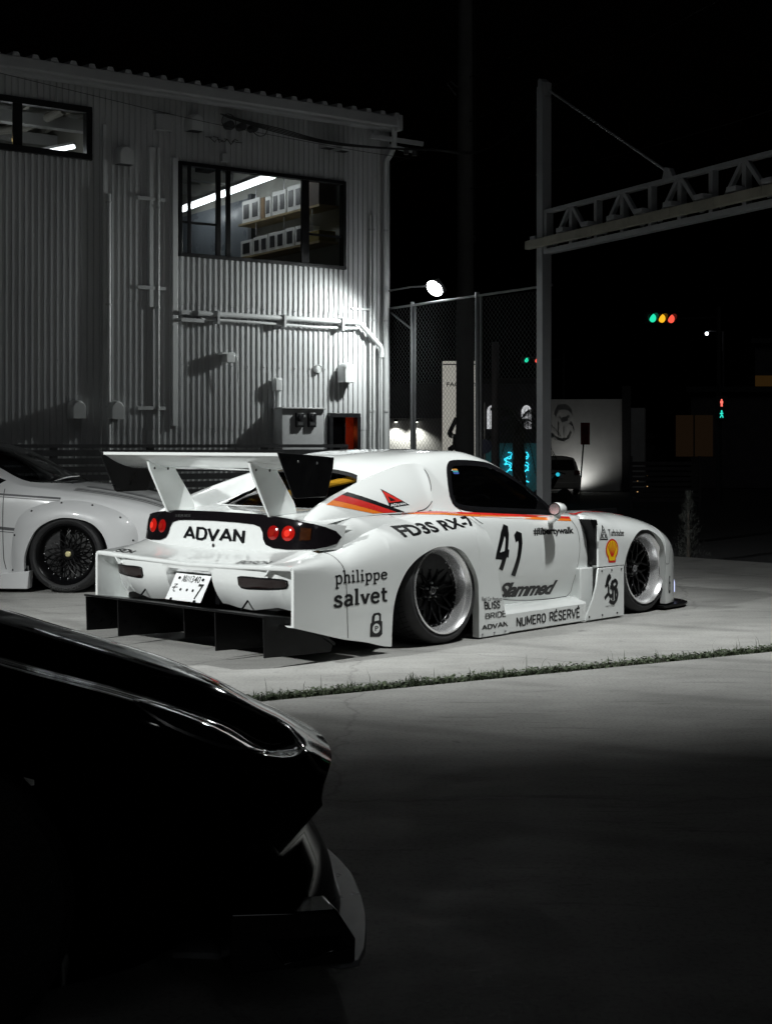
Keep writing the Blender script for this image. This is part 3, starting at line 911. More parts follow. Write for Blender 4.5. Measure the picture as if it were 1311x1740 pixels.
# ---- tail: curved rear panel with the dark lamp band
TXP = [(0, -1.168), (.40, -1.158), (.60, -1.140), (.73, -1.112), (.80, -1.068), (.838, -1.0), (.857, -.92), (.864, -.84)]
def tx(y): return float(pchip([p[0] for p in TXP], [p[1] for p in TXP], [min(abs(y), .864)])[0])
def tz_top(y): return float(np.interp(abs(y), [0, .4, .6, .75, .83, .864], [.862, .858, .842, .826, .808, .795]))
def tz_bot(y): return float(np.interp(abs(y), [0, .5, .7, .864], [.622, .632, .645, .655]))
def tail_pt(y, z, off=0.0):
    zt, zb = tz_top(y), tz_bot(y); f = (z - zb) / (zt - zb)
    e = .004
    dx = (tx(y + e) - tx(y - e)) / (2 * e); n = np.array([-1, dx, .1]); n = n / np.linalg.norm(n)
    x = tx(y) + .05 * f + .035 * max(0, f - .8) / .2 * max(0, f - .8) + .02 * (1 - f)
    return tuple(np.array([x, y, z]) + n * off)
ys = np.linspace(-.862, .862, 111)
G = [[tail_pt(y, tz_bot(y) + (tz_top(y) - tz_bot(y)) * f) for f in np.linspace(0, 1, 13)] + [(tx(y) + .14, y * .985, tz_top(y) - .002)] for y in ys]
tail = MB().grid(G).build('tail_panel', WHITE, car, 60)
dk = []
TPd = top_proj(SHELL, .004)
for y in np.linspace(-.83, .83, 61):
    e = np.array([tail_pt(y, tz_top(y))[0] + .012, y, tz_top(y) - .001]); fpt = np.array(TPd(-.69, y * .93)); k_ = []
    for f in np.linspace(0, 1, 8):
        p = e + (fpt - e) * f; k_.append(tuple(p))
    dk.append(k_)
MB().grid(dk).build('rear_deck', WHITE, car, 60)
LAMPB = mat('dark_lamp_band', (.006, .005, .006), .12, coat=1.0, rvar=.04, coat_rough=.02)
def band_poly():
    K_ = .860 / .848
    up = [(-.848, .728), (-.842, .765), (-.822, .792), (-.785, .811), (-.70, .830)] + [(y, tz_top(y * K_) + .003) for y in np.linspace(-.62, .62, 31)] + [(.70, .830), (.785, .811), (.822, .792), (.842, .765), (.848, .728)]
    low = [(.845, .69), (.83, .672), (.80, .662), (.66, .655), (.54, .660), (.48, .678), (.455, .71), (.445, .75), (.42, .782), (.36, .797), (.2, .803), (0, .806)]
    low = low + [(-y, z) for y, z in low[::-1][1:]]
    up = [(y * K_, z) for y, z in up]; low = [(y * K_, z) for y, z in low]
    return up + low
band = patch('lamp_band', band_poly(), lambda u, v: tail_pt(u, v, .007), LAMPB, tail, .03)
REDL = mat('red_lens', (.22, .004, .004), .12, coat=1.0, emit=(1.0, .02, .015), estr=.05, rvar=.05)
REDL2 = mat('bright_red_lens', (.32, .006, .004), .12, coat=1.0, emit=(1.0, .03, .015), estr=.12, rvar=.05)
AMB = mat('amber_lens', (.035, .010, .003), .15, coat=1.0, rvar=.04)
for sd in (-1, 1):
    for yy, rr_, mm in ((.540, .045, REDL), (.655, .047, REDL2)):
        V = []; F = []; rings = 7; nn = 24
        b = MB(); G = []
        for i in range(rings):
            r = rr_ * i / (rings - 1)
            G.append([tail_pt(sd * yy + r * math.cos(t), .752 + r * math.sin(t) * .98, .010 + .010 * (1 - (i / (rings - 1)) ** 2)) for t in np.linspace(0, 2 * math.pi, nn + 1)])
        b.grid(G); tl_ = b.build('tail_lamp', mm, tail)
        G = [[tail_pt(sd * yy + r_ * math.cos(t), .752 + r_ * math.sin(t), .0215) for t in np.linspace(0, 2 * math.pi, 19)] for r_ in np.linspace(0, rr_ * .45, 4)]
        MB().grid(G).build('lamp_core', lamp_mat('lamp_core_dim' if mm is REDL else 'lamp_core_bright', (1.0, .05, .03), .30 if mm is REDL else .95), tail)
    patch('indicator_lens', [(sd * .735, .712), (sd * .79, .715), (sd * .79, .785), (sd * .735, .79)], lambda u, v: tail_pt(u, v, .010), AMB, tail, .02)
patch('key_lock', [(-.012 + .012 * math.cos(t), .652 + .012 * math.sin(t)) for t in np.linspace(0, 6.2, 14)], lambda u, v: tail_pt(u, v, .004), BOLT, tail, .01)

# ---- rear bumper: shelf, face with number plate recess, lamps
EDGE_X = -1.347
def shelf_pt(y, f):
    a = np.array([tx(y) + .02, y, tz_bot(y) + .004]); zc = float(np.interp(abs(y), [0, .5, .97], [.556, .566, .583]))
    e = np.array([EDGE_X, y, zc]); p = a + (e - a) * f
    p[2] -= .018 * math.sin(math.pi * min(1, f)) * (1 - abs(y)) + max(0, abs(y) - .80) * .9 * (1 - min(1, f) ** 8)
    return p
ys = np.concatenate([-np.linspace(.945, .75, 40), np.linspace(-.745, .745, 81), np.linspace(.75, .945, 40)]); rows = []
for y in ys:
    col = [tuple(shelf_pt(y, f)) for f in np.linspace(0, .97, 12)]
    e = shelf_pt(y, 1.0)
    col += [(e[0] - .001, y, e[2] - .006), (e[0] - .002, y, e[2] - .018), (e[0] + .004, y, e[2] - .026)]
    xb = float(np.interp(abs(y), [0, .45, .66, .78, .86, .92, .955], [-1.342, -1.340, -1.330, -1.30, -1.25, -1.19, -1.12]))
    rec = max(0.0, min(1.0, (.225 - abs(y)) / .035)); rec = rec * rec * (3 - 2 * rec)
    zbot = float(np.interp(abs(y), [0, .27, .36, .5, .70, .82, .955], [.31, .31, .296, .288, .318, .30, .20]))
    zt = e[2] - .028
    for k in range(13):
        f = k / 12; z = zt + (zbot - zt) * f
        x = xb + .012 * (1 - f) * 0 + .095 * f ** 2.2 + .0
        h = max(0.0, min(1.0, (.500 - z) / .02))
        x += rec * h * .085
        col.append((x, y, z))
    col.append((col[-1][0] + .14, y, col[-1][2] + .01))
    rows.append(col)
bumper = MB().grid(rows).build('rear_bumper', WHITE, car, 45)
BUMP = bvh_of([np.array(rows)])
def rear_proj(bvh, off):
    def f(u, v, *hi):
        h = bvh.ray_cast(Vector((-2.5, u, v)), Vector((1, 0, 0)))
        if h[0] is None: return (-1.3, u, v)
        n = h[1] if h[1].x < 0 else -h[1]
        return tuple(h[0] + n * off)
    return f
FOG = mat('smoked_lens', (.010, .004, .004), .08, coat=.4, spec=.3, rvar=.04)
for sd in (-1, 1):
    lp = smooth_loop([(sd * .475, .470), (sd * .49, .491), (sd * .65, .492), (sd * .80, .489), (sd * .818, .470), (sd * .80, .449), (sd * .62, .437), (sd * .49, .437)], 40)
    patch('reflector', [tuple(p) for p in lp], rear_proj(BUMP, .004), FOG, bumper, .03)
    ring('reflector_rim', offset_poly(lp, .010), offset_poly(lp, .001), rear_proj(BUMP, .003), BLACKM, bumper)
# number plate, tilted
PT, PB = np.array([-1.285, 0.0, .478]), np.array([-1.375, 0.0, .318])
pu = np.array([0, -1, 0.0]); pv = (PT - PB) / np.linalg.norm(PT - PB); pn = np.cross(pu, pv); pn = pn if pn[0] < 0 else -pn
PC = (PT + PB) / 2 + np.array([0, .012, 0])
def plate_pt(u, v, o=0.0): return tuple(PC + pu * u + pv * v + pn * o)
PW, PH = .172, .092
b = MB().add([plate_pt(sx * PW, sz * PH, o) for o in (-.004, 0) for sx, sz in ((-1, -1), (1, -1), (1, 1), (-1, 1))], [(3, 2, 1, 0), (4, 5, 6, 7), (0, 1, 5, 4), (1, 2, 6, 5), (2, 3, 7, 6), (3, 0, 4, 7)])
PLATEM = mat('plate_white', (.78, .79, .80), .4, rvar=.1, var=.02)
plate = b.build('number_plate', PLATEM, bumper, bevel=.002)
plate['label'] = 'white tilted number plate'
INK = mat('plate_ink', (.01, .012, .012), .5, var=.1)
def plate_text(s, box, bold=.01):
    V, F = text_mesh(s, bold); V = fit(V, box)
    MB().add([plate_pt(x, y, .0015) for x, y in V], F).build('plate_lettering', INK, bumper, smooth=False)
q = lambda x0, y0, x1, y1: ((x0, y0), (x1, y0), (x1, y1), (x0, y1))
plate_text('旭川', q(-.085, .034, -.004, .080), .012); plate_text('340', q(.004, .034, .088, .080), .006)
plate_text('そ', q(-.150, -.038, -.098, .018), .008)
plate_text('7', q(.092, -.075, .142, .030), .012)
for u in (-.062, .0, .058):
    MB().add([plate_pt(u + .010 * math.cos(t), -.018 + .010 * math.sin(t), .0015) for t in np.linspace(0, 5.8, 12)], [tuple(range(12))]).build('plate_dot', INK, bumper, smooth=False)
for u in (-.115, .115):
    for v in (.058, -.088):
        MB().add([plate_pt(u + .012 * math.cos(t), v + .010 * math.sin(t), .004) for t in np.linspace(0, 5.8, 12)] + [plate_pt(u, v, .007)], [(i, (i + 1) % 12, 12) for i in range(12)]).build('plate_bolt', BLACKM, bumper)
MB().box(-1.255, -1.20, -.20, .20, .30, .49).build('plate_recess_panel', BLACKM, bumper)

# ---- diffuser
b = MB()
prof = [(-1.500, .296), (-1.500, .309), (-1.20, .268), (-.92, .10), (-.92, .075), (-1.20, .245)]
b.prism(prof, -.875, .875); diff = b.build('diffuser', BLACKM, car, bevel=.002)
for yy, xr, zb in ((.868, -1.49, .070), (.525, -1.49, .062), (.02, -1.36, .085), (-.375, -1.40, .075), (-.435, -1.49, .062), (-.862, -1.49, .062)):
    f = MB().prism([(xr, .293 if xr < -1.45 else .275), (xr + .008, zb), (-.95, zb - .02), (-.93, .09), (-1.20, .248)], yy - .005, yy + .005)
    f.build('diffuser_fin', BLACKM, diff, bevel=.001)
for yy in (-.5, 0, .5):
    MB().tube([(-1.22, yy, .42), (-1.34, yy, .295)], .006, 6).build('diffuser_stay', BLACKM, diff)

# ---- rear wing
wing = empty('rear_wing', (0, 0, 0), 0, car)
af = []
LE, TE = np.array([-.930, 1.150]), np.array([-1.352, 1.228])
for k in range(33):
    t = 2 * math.pi * k / 32; cx = (1 + math.cos(t)) / 2        # 1 = TE .. 0 = LE
    p = LE + (TE - LE) * cx
    th = .030 * (math.sqrt(max(0, cx)) * (1 - cx) * 2.2 + .06)
    nrm = np.array([.18, .98])
    cam_ = -.030 * 4 * cx * (1 - cx)
    p = p + nrm * (cam_ + (th if math.sin(t) >= 0 else -th * .8))
    af.append(tuple(p))
b = MB().prism(af[:-1], -.862, .862); b.build('main_plane', WHITE, wing, angle=30)
gf = MB().prism([(-1.350, 1.222), (-1.356, 1.222), (-1.358, 1.240), (-1.352, 1.240)], -.86, .86); gf.build('gurney_flap', WHITE, wing)
for sd in (-1, 1):
    ep = [(-1.385, 1.244), (-.928, 1.212), (-.935, 1.150), (-.985, .985), (-1.00, .976), (-1.242, .972), (-1.262, .985)]
    e = MB().prism(ep, sd * .862, sd * .874).build('end_plate', BLACKM, wing, bevel=.003)
    for x, z in ((-1.225, 1.188), (-1.07, 1.178)):
        bb = MB().lathe([(0, .005), (.006, .004), (.008, 0)], 10, 'y'); bb.v = [(x + a, sd * (.874 + h), z + c) for a, h, c in bb.v]
        bb.build('wing_bolt', BOLT, wing)
    yy = .495
    stp = [(-1.278, 1.185), (-1.262, 1.13), (-1.115, .845), (-.885, .862), (-.905, .925), (-1.045, 1.120), (-1.06, 1.155)]
    s = MB().prism(stp, sd * yy - .011, sd * yy + .011).build('wing_stay', WHITE, wing, bevel=.005)
    for x, z in ((-1.225, 1.135), (-1.115, 1.130)):
        for s2 in (-1, 1):
            bb = MB().lathe([(0, .005), (.006, .004), (.0085, 0)], 10, 'y'); bb.v = [(x + a, sd * yy + s2 * (.011 + h), z + c) for a, h, c in bb.v]
            bb.build('wing_bolt', SEAM, wing)

# ---- door mirrors
for sd in (-1, 1):
    m = MB(); prof = []
    cx, cy, cz = 1.195, sd * .965, .835
    rings = [(-.040, .044), (-.036, .050), (0, .050), (.04, .044), (.068, .030), (.08, .0)]
    G = [[(cx + x, cy + r * 1.05 * math.cos(t), cz + r * .92 * math.sin(t)) for t in np.linspace(0, 2 * math.pi, 25)] for x, r in rings]
    mi = m.grid(G).build('door_mirror', WHITE, car, 60)
    MB().tube([(cx + .02, cy - sd * .02, cz - .05), (cx + .05, sd * .90, cz - .075), (cx + .08, sd * .84, cz - .085)], [.028, .022, .03], 12).build('mirror_arm', WHITE, mi)
    MB().add([(cx - .039, cy + .042 * 1.05 * math.cos(t), cz + .042 * .92 * math.sin(t)) for t in np.linspace(0, 2 * math.pi, 24, endpoint=False)], [tuple(range(24))]).build('mirror_glass', mat('mirror_glass', (.80, .84, .88), .25, metal=1.0, rvar=.02), mi)
    b = MB(); b.lathe([(.042, -.0), (.050, -.0)], 24, 'x'); b.v = [(cx - .0405, cy + y * 1.05, cz + z * .92) for x, y, z in b.v]
    b.build('mirror_rim', BLACKM, mi)

# ---- panel gaps: thin dark strips laid on the skin
SIDE = bvh_of([full, RF[-1], RF[1], FF[-1], FF[1], SAIL[-1], SAIL[1]])
def gap(pts, sd=-1, w=.0045, bvh=None, dense=40):
    P = resample(catmull([(x, z, 0) for x, z in pts], 8), dense)[:, :2]; pr = side_proj(bvh or SIDE, sd, .0016)
    L = []; R = []
    for i, p in enumerate(P):
        d = P[min(i + 1, len(P) - 1)] - P[max(i - 1, 0)]; d = d / np.linalg.norm(d); n = np.array([-d[1], d[0]]) * w / 2
        L.append(pr(*(p + n))); R.append(pr(*(p - n)))
    MB().grid([L, R]).build('panel_gap', SEAM, car)
for sd in (-1, 1):
    gap([(-.975, .645), (-.955, .60), (-.93, .54), (-.915, .40), (-.905, .118)], sd)
    gap([(1.535, .735), (1.59, .66), (1.60, .55), (1.58, .42), (1.545, .28), (1.54, .22), (1.50, .185)], sd, bvh=SHELL)
    gap([(.665, .245), (.80, .215), (1.05, .192), (1.30, .183), (1.50, .185)], sd, bvh=SHELL)
    gap([(.385, .866), (.42, .815), (.49, .765), (.52, .755)], sd, w=.004)
    gap([(.185, 1.148), (.215, 1.09), (.195, .99), (.115, .905), (.035, .865), (-.05, .853)], sd, w=.006)
    gap([(1.72, .388), (2.03, .388)], sd)
    gap([(2.618, .36), (2.68, .362), (2.705, .43), (2.73, .50)], sd, w=.004)

# ---- stripes and lettering on the right and left sides
def decal(V, F, pr, m, name='lettering', nu=1, nv=1, lift=0.0):
    if nu > 1 or nv > 1:
        V, F = dice([p[:2] for p in V], F, nu, nv)
    MB().add([pr(p[0], p[1]) for p in V], F).build(name, m, car, smooth=False)
def word(s, box, pr, m=VINYL, bold=.02, shear=0.0, space=1.0, nu=1, nv=1):
    V, F = text_mesh(s, bold, shear, space)
    if nu > 1 or nv > 1: V, F = dice(V, F, nu, nv)
    V = fit(V, box)
    return MB().add([pr(x, y) for x, y in V], F).build('lettering', m, car, smooth=False)
CAPS = {
 'A': ([[(0, 0), (.40, 1), (.80, 0)], [(.16, .30), (.64, .30)]], .86), 'D': ([[(0.05, 0), (.05, 1), (.45, 1), (.68, .86), (.74, .5), (.68, .14), (.45, 0), (.05, 0)]], .80),
 'V': ([[(0, 1), (.38, 0), (.76, 1)]], .82), 'N': ([[(.05, 0), (.05, 1), (.68, 0), (.68, 1)]], .78), 'B': ([[(.05, 0), (.05, 1), (.50, 1), (.62, .86), (.62, .66), (.50, .53), (.05, .53)], [(.50, .53), (.68, .42), (.68, .14), (.54, 0), (.05, 0)]], .76),
 'L': ([[(.05, 1), (.05, 0), (.58, 0)]], .66), 'I': ([[(.08, 0), (.08, 1)]], .24), 'S': ([[(.62, .80), (.52, 1), (.16, 1), (.04, .84), (.06, .62), (.50, .42), (.64, .28), (.58, .08), (.46, 0), (.14, 0), (.02, .2)]], .72),
 'R': ([[(.05, 0), (.05, 1), (.50, 1), (.66, .84), (.64, .60), (.50, .48), (.05, .48)], [(.40, .48), (.68, 0)]], .76), 'E': ([[(.60, 1), (.05, 1), (.05, 0), (.60, 0)], [(.05, .52), (.52, .52)]], .68),
 'O': ([[(.05, .5), (.12, .9), (.36, 1), (.60, .9), (.68, .5), (.60, .1), (.36, 0), (.12, .1), (.05, .5)]], .80), 'C': ([[(.66, .78), (.54, 1), (.20, 1), (.05, .8), (.05, .2), (.20, 0), (.54, 0), (.66, .22)]], .76),
 'H': ([[(.05, 0), (.05, 1)], [(.68, 0), (.68, 1)], [(.05, .5), (.68, .5)]], .80), 'U': ([[(.05, 1), (.05, .2), (.18, 0), (.54, 0), (.66, .2), (.66, 1)]], .78), 'M': ([[(.05, 0), (.05, 1), (.42, .25), (.80, 1), (.80, 0)]], .92),
 '^': ([[(.60, 1), (.05, 1), (.05, 0), (.60, 0)], [(.05, .52), (.52, .52)], [(.26, 1.14), (.46, 1.30)]], .68), ' ': ([], .42)}
def block(s, box, pr, w=.2, m=VINYL, slope=0.0, parent=None, name='lettering', z=.0002):
    V = []; F = []; x = 0.0; grp = []
    for ch in s:
        st, adv = CAPS[ch]
        for pl in st:
            P_ = []
            for i in range(len(pl) - 1):            # one quad per stroke, slightly overlapping, so that corners stay square
                a_ = np.array(pl[i], float); b_ = np.array(pl[i + 1], float); d_ = (b_ - a_) / np.linalg.norm(b_ - a_) * w * .42
                a2 = a_ - (d_ if i else 0 * d_); b2 = b_ + (d_ if i < len(pl) - 2 else 0 * d_)
                v, f = strokes([([(a2[0] + x, a2[1]), ((a2[0] + b2[0]) / 2 + x, (a2[1] + b2[1]) / 2), (b2[0] + x, b2[1])], 1)], w)
                k = len(V); V += v; F += [tuple(j + k for j in q_) for q_ in f]; grp += [len(grp) % 7] * len(v)
        x += adv + w * .62
    V = fit([(a + slope * c, c) for a, c in V], box)
    out_ = []
    for (a, c), g in zip(V, grp):
        out_.append(pr(a, c, g) if pr.__code__.co_argcount > 2 else pr(a, c))
    return MB().add(out_, F).build(name, m, parent or car, smooth=False)
def layered(pr, dvec):
    return lambda u, v, g=0: tuple(Vector(pr(u, v)) + Vector(dvec) * (.00012 * g))
for sd in (-1, 1):
    P1 = side_proj(SIDE, sd, .0018); P2 = side_proj(SIDE, sd, .0027)
    mir = (lambda bx: bx) if sd < 0 else (lambda bx: (bx[1], bx[0], bx[3], bx[2]))
    # belt stripe
    xs = np.linspace(-.20, 1.53, 90)
    zt = np.interp(xs, [-.36, .12, .71, 1.46, 1.53], [.850, .838, .800, .752, .748]); hh = np.interp(xs, [-.2, .1, .5, 1.53], [.005, .010, .015, .017])
    MB().grid([[P1(x, z + h * .9) for x, z, h in zip(xs, zt, hh)], [P1(x, z) for x, z, h in zip(xs, zt, hh)]]).build('belt_stripe', REDV, car)
    MB().grid([[P1(x, z - h * .05) for x, z, h in zip(xs, zt, hh)], [P1(x, z - h * 1.0) for x, z, h in zip(xs, zt, hh)]]).build('belt_stripe', ORV, car)
    # three colour flash on the sail panel
    def flash(T0, T1, B0, B1, m):
        G = [[P1(*(np.array(T0) + (np.array(B0) - np.array(T0)) * t)) for t in np.linspace(0, 1, 40)], [P1(*((np.array(T0) + np.array(T1)) / 2 + ((np.array(B0) + np.array(B1)) / 2 - (np.array(T0) + np.array(T1)) / 2) * t)) for t in np.linspace(0, 1, 40)],
             [P1(*(np.array(T1) + (np.array(B1) - np.array(T1)) * t)) for t in np.linspace(0, 1, 40)]]
        MB().grid(G).build('sail_stripe', m, car)
    flash((-.600, .990), (-.655, .974), (-.172, .853), (-.245, .853), VINYL)
    flash((-.657, .9735), (-.748, .944), (-.247, .853), (-.372, .853), REDV)
    flash((-.750, .9435), (-.820, .918), (-.374, .853), (-.470, .853), ORV)
    # hood stripe
    TP = top_proj(bvh_of([full, FF[sd]]), .003)
    xs = np.linspace(1.62, 2.62, 50)
    yo = np.interp(xs, [1.62, 1.8, 2.1, 2.62], [.78, .742, .70, .62]); yi = yo - np.interp(xs, [1.62, 2.62], [.035, .012])
    MB().grid([[TP(x, sd * a) for x, a in zip(xs, yo)], [TP(x, sd * a) for x, a in zip(xs, yi)]]).build('hood_stripe', REDV, car)
    # words
    word('#libertywalk', mir(((1.05, .637), (1.535, .628), (1.535, .690), (1.05, .703))), P1, bold=.030, space=.95)
    word('Slammed', mir(((.690, .235), (1.325, .213), (1.345, .318), (.690, .342))), P1, bold=.04, shear=.28, space=.88)
    PL = layered(P1, (0, sd, 0))
    block('NUMERO R^SERV^', mir(((.735, .042), (1.470, .042), (1.470, .136), (.735, .124))), lambda u, v, g=0: (u, sd * (.9568 + .00012 * g), v), w=.19)
    block('BLISS', mir(((.383, .192), (.552, .186), (.552, .240), (.375, .247))), PL, w=.22)
    word('Real Car Products', mir(((.352, .252), (.572, .238), (.572, .262), (.352, .282))), P1, bold=.0, shear=.2)
    block('BRIDE', mir(((.389, .129), (.612, .125), (.612, .170), (.389, .166))), PL, w=.15)
    block('ADVAN', mir(((.352, .058), (.634, .060), (.634, .096), (.352, .092))), PL, w=.22)
    word('Turbolader', mir(((1.842, .613), (2.05, .604), (2.05, .650), (1.842, .662))), P1, bold=.012, space=.9)
    word('FD3S RX-7', mir(((-.36, .705), (.36, .752), (.33, .812), (-.42, .775))), side_proj(bvh_of([RF[sd]]), sd, .003), bold=.03, nu=24, nv=6)
    # numerals of the start number
    nine = [([(.135, .30), (.0, .30), (.0, .36), (.095, .74), (.17, .74), (.17, 0), (.17, 0)], 1)]
    four_o = [(.605, .520), (.665, .650), (.725, .738), (.770, .722), (.770, .676), (.757, .625), (.745, .585), (.757, .580), (.755, .545), (.735, .545), (.705, .430), (.655, .448), (.690, .545)]
    four = [(.610, .512), (.625, .560), (.690, .690), (.732, .742), (.776, .726), (.772, .668), (.748, .570), (.762, .565), (.752, .512), (.732, .517), (.695, .425), (.652, .440), (.682, .502)]
    tri4 = [(.658, .552), (.708, .560), (.728, .640), (.722, .660)]
    V, F = fill(four, .03); MB().add([P1(*p) for p in V], F).build('start_number', VINYL, car, smooth=False)
    V, F = fill(tri4, .03); MB().add([P2(*p) for p in V], F).build('start_number', WVIN if False else WHITE, car, smooth=False)
    one = [(.828, .662), (.862, .690), (.915, .672), (.912, .600), (.885, .505), (.838, .375), (.790, .390), (.845, .515), (.868, .600), (.866, .622), (.838, .612)]
    V, F = fill(one, .03); MB().add([P1(*p) for p in V], F).build('start_number', VINYL, car, smooth=False)
    # slab serif sponsor name, drawn as strokes
    SER = {
     'p': ([[(.12, -.32), (.12, .62)], [(.12, .48), (.25, .60), (.40, .58), (.47, .42), (.47, .22), (.40, .06), (.25, .02), (.12, .12)]], [(.0, -.32, .26), (.0, .62, .13)], .58),
     'h': ([[(.12, 0), (.12, .95)], [(.12, .45), (.25, .60), (.38, .58), (.43, .46), (.43, 0)]], [(.0, 0, .24), (.32, 0, .54), (.0, .95, .13)], .60),
     'i': ([[(.12, 0), (.12, .60)], [(.12, .78), (.12, .92)]], [(.0, 0, .26), (.0, .60, .13)], .32),
     'l': ([[(.12, 0), (.12, .95)]], [(.0, 0, .26), (.0, .95, .13)], .32),
     'e': ([[(.06, .34), (.45, .34), (.44, .48), (.33, .60), (.19, .60), (.08, .48), (.06, .30), (.10, .12), (.24, .02), (.38, .04), (.46, .14)]], [], .56),
     's': ([[(.40, .46), (.34, .58), (.20, .60), (.09, .52), (.09, .42), (.20, .34), (.34, .28), (.42, .18), (.38, .05), (.22, .02), (.08, .06), (.05, .18)]], [], .52),
     'a': ([[(.09, .50), (.18, .60), (.34, .60), (.42, .50), (.42, 0)], [(.42, .34), (.22, .33), (.09, .24), (.08, .12), (.18, .02), (.32, .05), (.42, .16)]], [(.40, 0, .52)], .58),
     'v': ([[(.07, .60), (.25, .02)], [(.25, .02), (.43, .60)]], [(-.02, .60, .17), (.33, .60, .52)], .54),
     't': ([[(.16, .86), (.16, .14), (.24, .03), (.36, .08)], [(.02, .60), (.36, .60)]], [], .42)}
    def serif(s, box, w=.135, slope=0.0):
        V = []; F = []; x = 0.0
        for ch in s:
            st, se, adv = SER[ch]
            for pl in st:
                dense = resample(pl, max(2, len(pl) * 3)) if len(pl) > 2 else pl
                v, f = strokes([([(a + x, c) for a, c in dense], 1.0)], w); k = len(V); V += v; F += [tuple(i + k for i in q_) for q_ in f]
            for a, c, e in se:
                k = len(V); s0 = .05 if c < .3 else -.05
                V += [(a + x, c + s0 - .05), (e + x, c + s0 - .05), (e + x, c + s0 + .05), (a + x, c + s0 + .05)]; F.append((k, k + 1, k + 2, k + 3))
            x += adv + .02
        V = fit([(a + slope * c, c) for a, c in V], box)
        vv = []; cnt = 0
        fid = {}
        for i, fc in enumerate(F):
            for j in fc: fid.setdefault(j, i)
        for j, (a, c) in enumerate(V):
            p = Vector(P1(a, c)); p.y += sd * .00012 * (fid.get(j, 0) % 9); vv.append(tuple(p))
        MB().add(vv, F).build('lettering', VINYL, car, smooth=False)
    serif('philippe', mir(((-1.012, .432), (-.562, .440), (-.562, .528), (-1.012, .540))), w=.115)
    serif('salvet', mir(((-1.028, .318), (-.560, .318), (-.560, .418), (-1.028, .425))), w=.15)
    # padlock emblem
    def blob(poly, pr, m, step=.03, name='emblem'):
        V, F = fill(poly, step); MB().add([pr(*p) for p in V], F).build(name, m, car, smooth=False)
    def lockmark(x0, x1, z0, z1):
        W = x1 - x0; H = z1 - z0; T = lambda a, c: (x0 + a * W, z0 + c * H)
        blob([T(0, .05), T(.78, 0), T(1, .10), T(1, .62), T(.9, .64), T(.9, .92), T(.72, 1.0), T(.30, .98), T(.16, .86), T(.14, .62), T(.04, .58)], P1, VINYL)
        blob([T(.34, .66), T(.72, .68), T(.72, .86), T(.58, .91), T(.40, .88)], P2, WHITE)
        blob([T(.5 + .30 * math.cos(t), .36 + .20 * math.sin(t)) for t in np.linspace(0, 6, 16)], P2, WHITE)
        P3 = side_proj(SIDE, sd, .0036)
        V, F = text_mesh('P', .02); V = fit(V, mir((T(.38, .26), T(.66, .26), T(.66, .46), T(.38, .46))))
        MB().add([P3(*p) for p in V], F).build('emblem', VINYL, car, smooth=False)
    lockmark(-.716, -.607, .112, .262)
    lockmark(2.672, 2.716, .124, .262)
    # scallop shell emblem
    cx, cz = 1.880, .512
    def sh(k):
        o = []
        for t in np.linspace(rad(-52), rad(232), 24):
            o.append((cx + k * .076 * math.cos(t), cz + k * .078 * math.sin(t)))
        o += [(cx - k * .046, cz - k * .078), (cx - k * .040, cz - k * .096), (cx + k * .040, cz - k * .098), (cx + k * .046, cz - k * .080)]
        return o
    blob(sh(1.0), P1, REDV); blob(sh(.84), P2, YELV)
    P3 = side_proj(SIDE, sd, .0036)
    for a in (-62, -42, -21, 0, 21, 42, 62):
        t = rad(90 + a); v, f = strokes([([(cx + .010 * math.cos(t), cz - .052), (cx + .060 * math.cos(t), cz + .062 * math.sin(t))], 1)], .006)
        MB().add([P3(*p) for p in v], f).build('emblem', REDV, car, smooth=False)
    # triangle emblem
    blob([(1.734, .590), (1.832, .585), (1.790, .694), (1.783, .696)], P1, VINYL)
    blob([(1.746, .597), (1.820, .593), (1.786, .680)], P2, WHITE)
    for (a, c) in ((1.766, .616), (1.800, .614), (1.784, .650)):
        v, f = strokes([([(a - .012, c - .017), (a + .010, c + .016)], 1), ([(a + .012, c - .017), (a - .010, c + .016)], 1)], .008)
        MB().add([P3(p[0], p[1]) for p in v], f).build('emblem', VINYL, car, smooth=False)
    # red triangle on the sail panel
    blob([(-.318, 1.004), (-.110, .896), (-.300, .884)], P1, VINYL)
    blob([(-.312, .992), (-.168, .922), (-.300, .914)], P2, REDV)
    blob([(-.285, .955), (-.228, .928), (-.280, .924)], P3, VINYL)
    block('ADVAN', mir(((-.292, .888), (-.140, .899), (-.150, .913), (-.292, .908))), layered(P2, (0, sd, 0)), w=.2, m=WVIN)
    # blackletter monogram
    L1 = [[(.30, 1.0), (.45, .93), (.30, .82), (.22, .70), (.30, .60)], [(.30, .98), (.18, .80), (.12, .64), (.05, .60)], [(.30, .60), (.30, .36), (.12, .27), (.02, .20)], [(.30, .36), (.46, .24), (.58, .30)],
          [(.62, .76), (.50, .70), (.62, .62), (.62, .10)], [(.62, .74), (.80, .80), (.96, .70), (.88, .58), (.62, .50)], [(.70, .52), (.92, .46), (.98, .30), (.90, .12), (.70, .0), (.50, .04), (.36, .12)], [(.80, .44), (.80, .14)], [(.40, .58), (.56, .54), (.62, .50)]]
    for k, pl in enumerate(L1):
        v, f = strokes([(resample(pl, len(pl) * 3), 1)], .13)
        vv = []
        for a, c in v:
            a2 = a if sd < 0 else 1 - a
            vv.append((1.766 + a2 * .172, sd * (.9674 + .0002 * k), .115 + c * .212))
        MB().add(vv, f).build('emblem', VINYL, car, smooth=False)
    V, F = text_mesh('LIBERTY WALK', .0); V = fit(V, mir(((1.780, .094), (1.895, .090), (1.895, .101), (1.780, .105))))
    MB().add([(x, sd * .968, z) for x, z in V], F).build('lettering', VINYL, car, smooth=False)
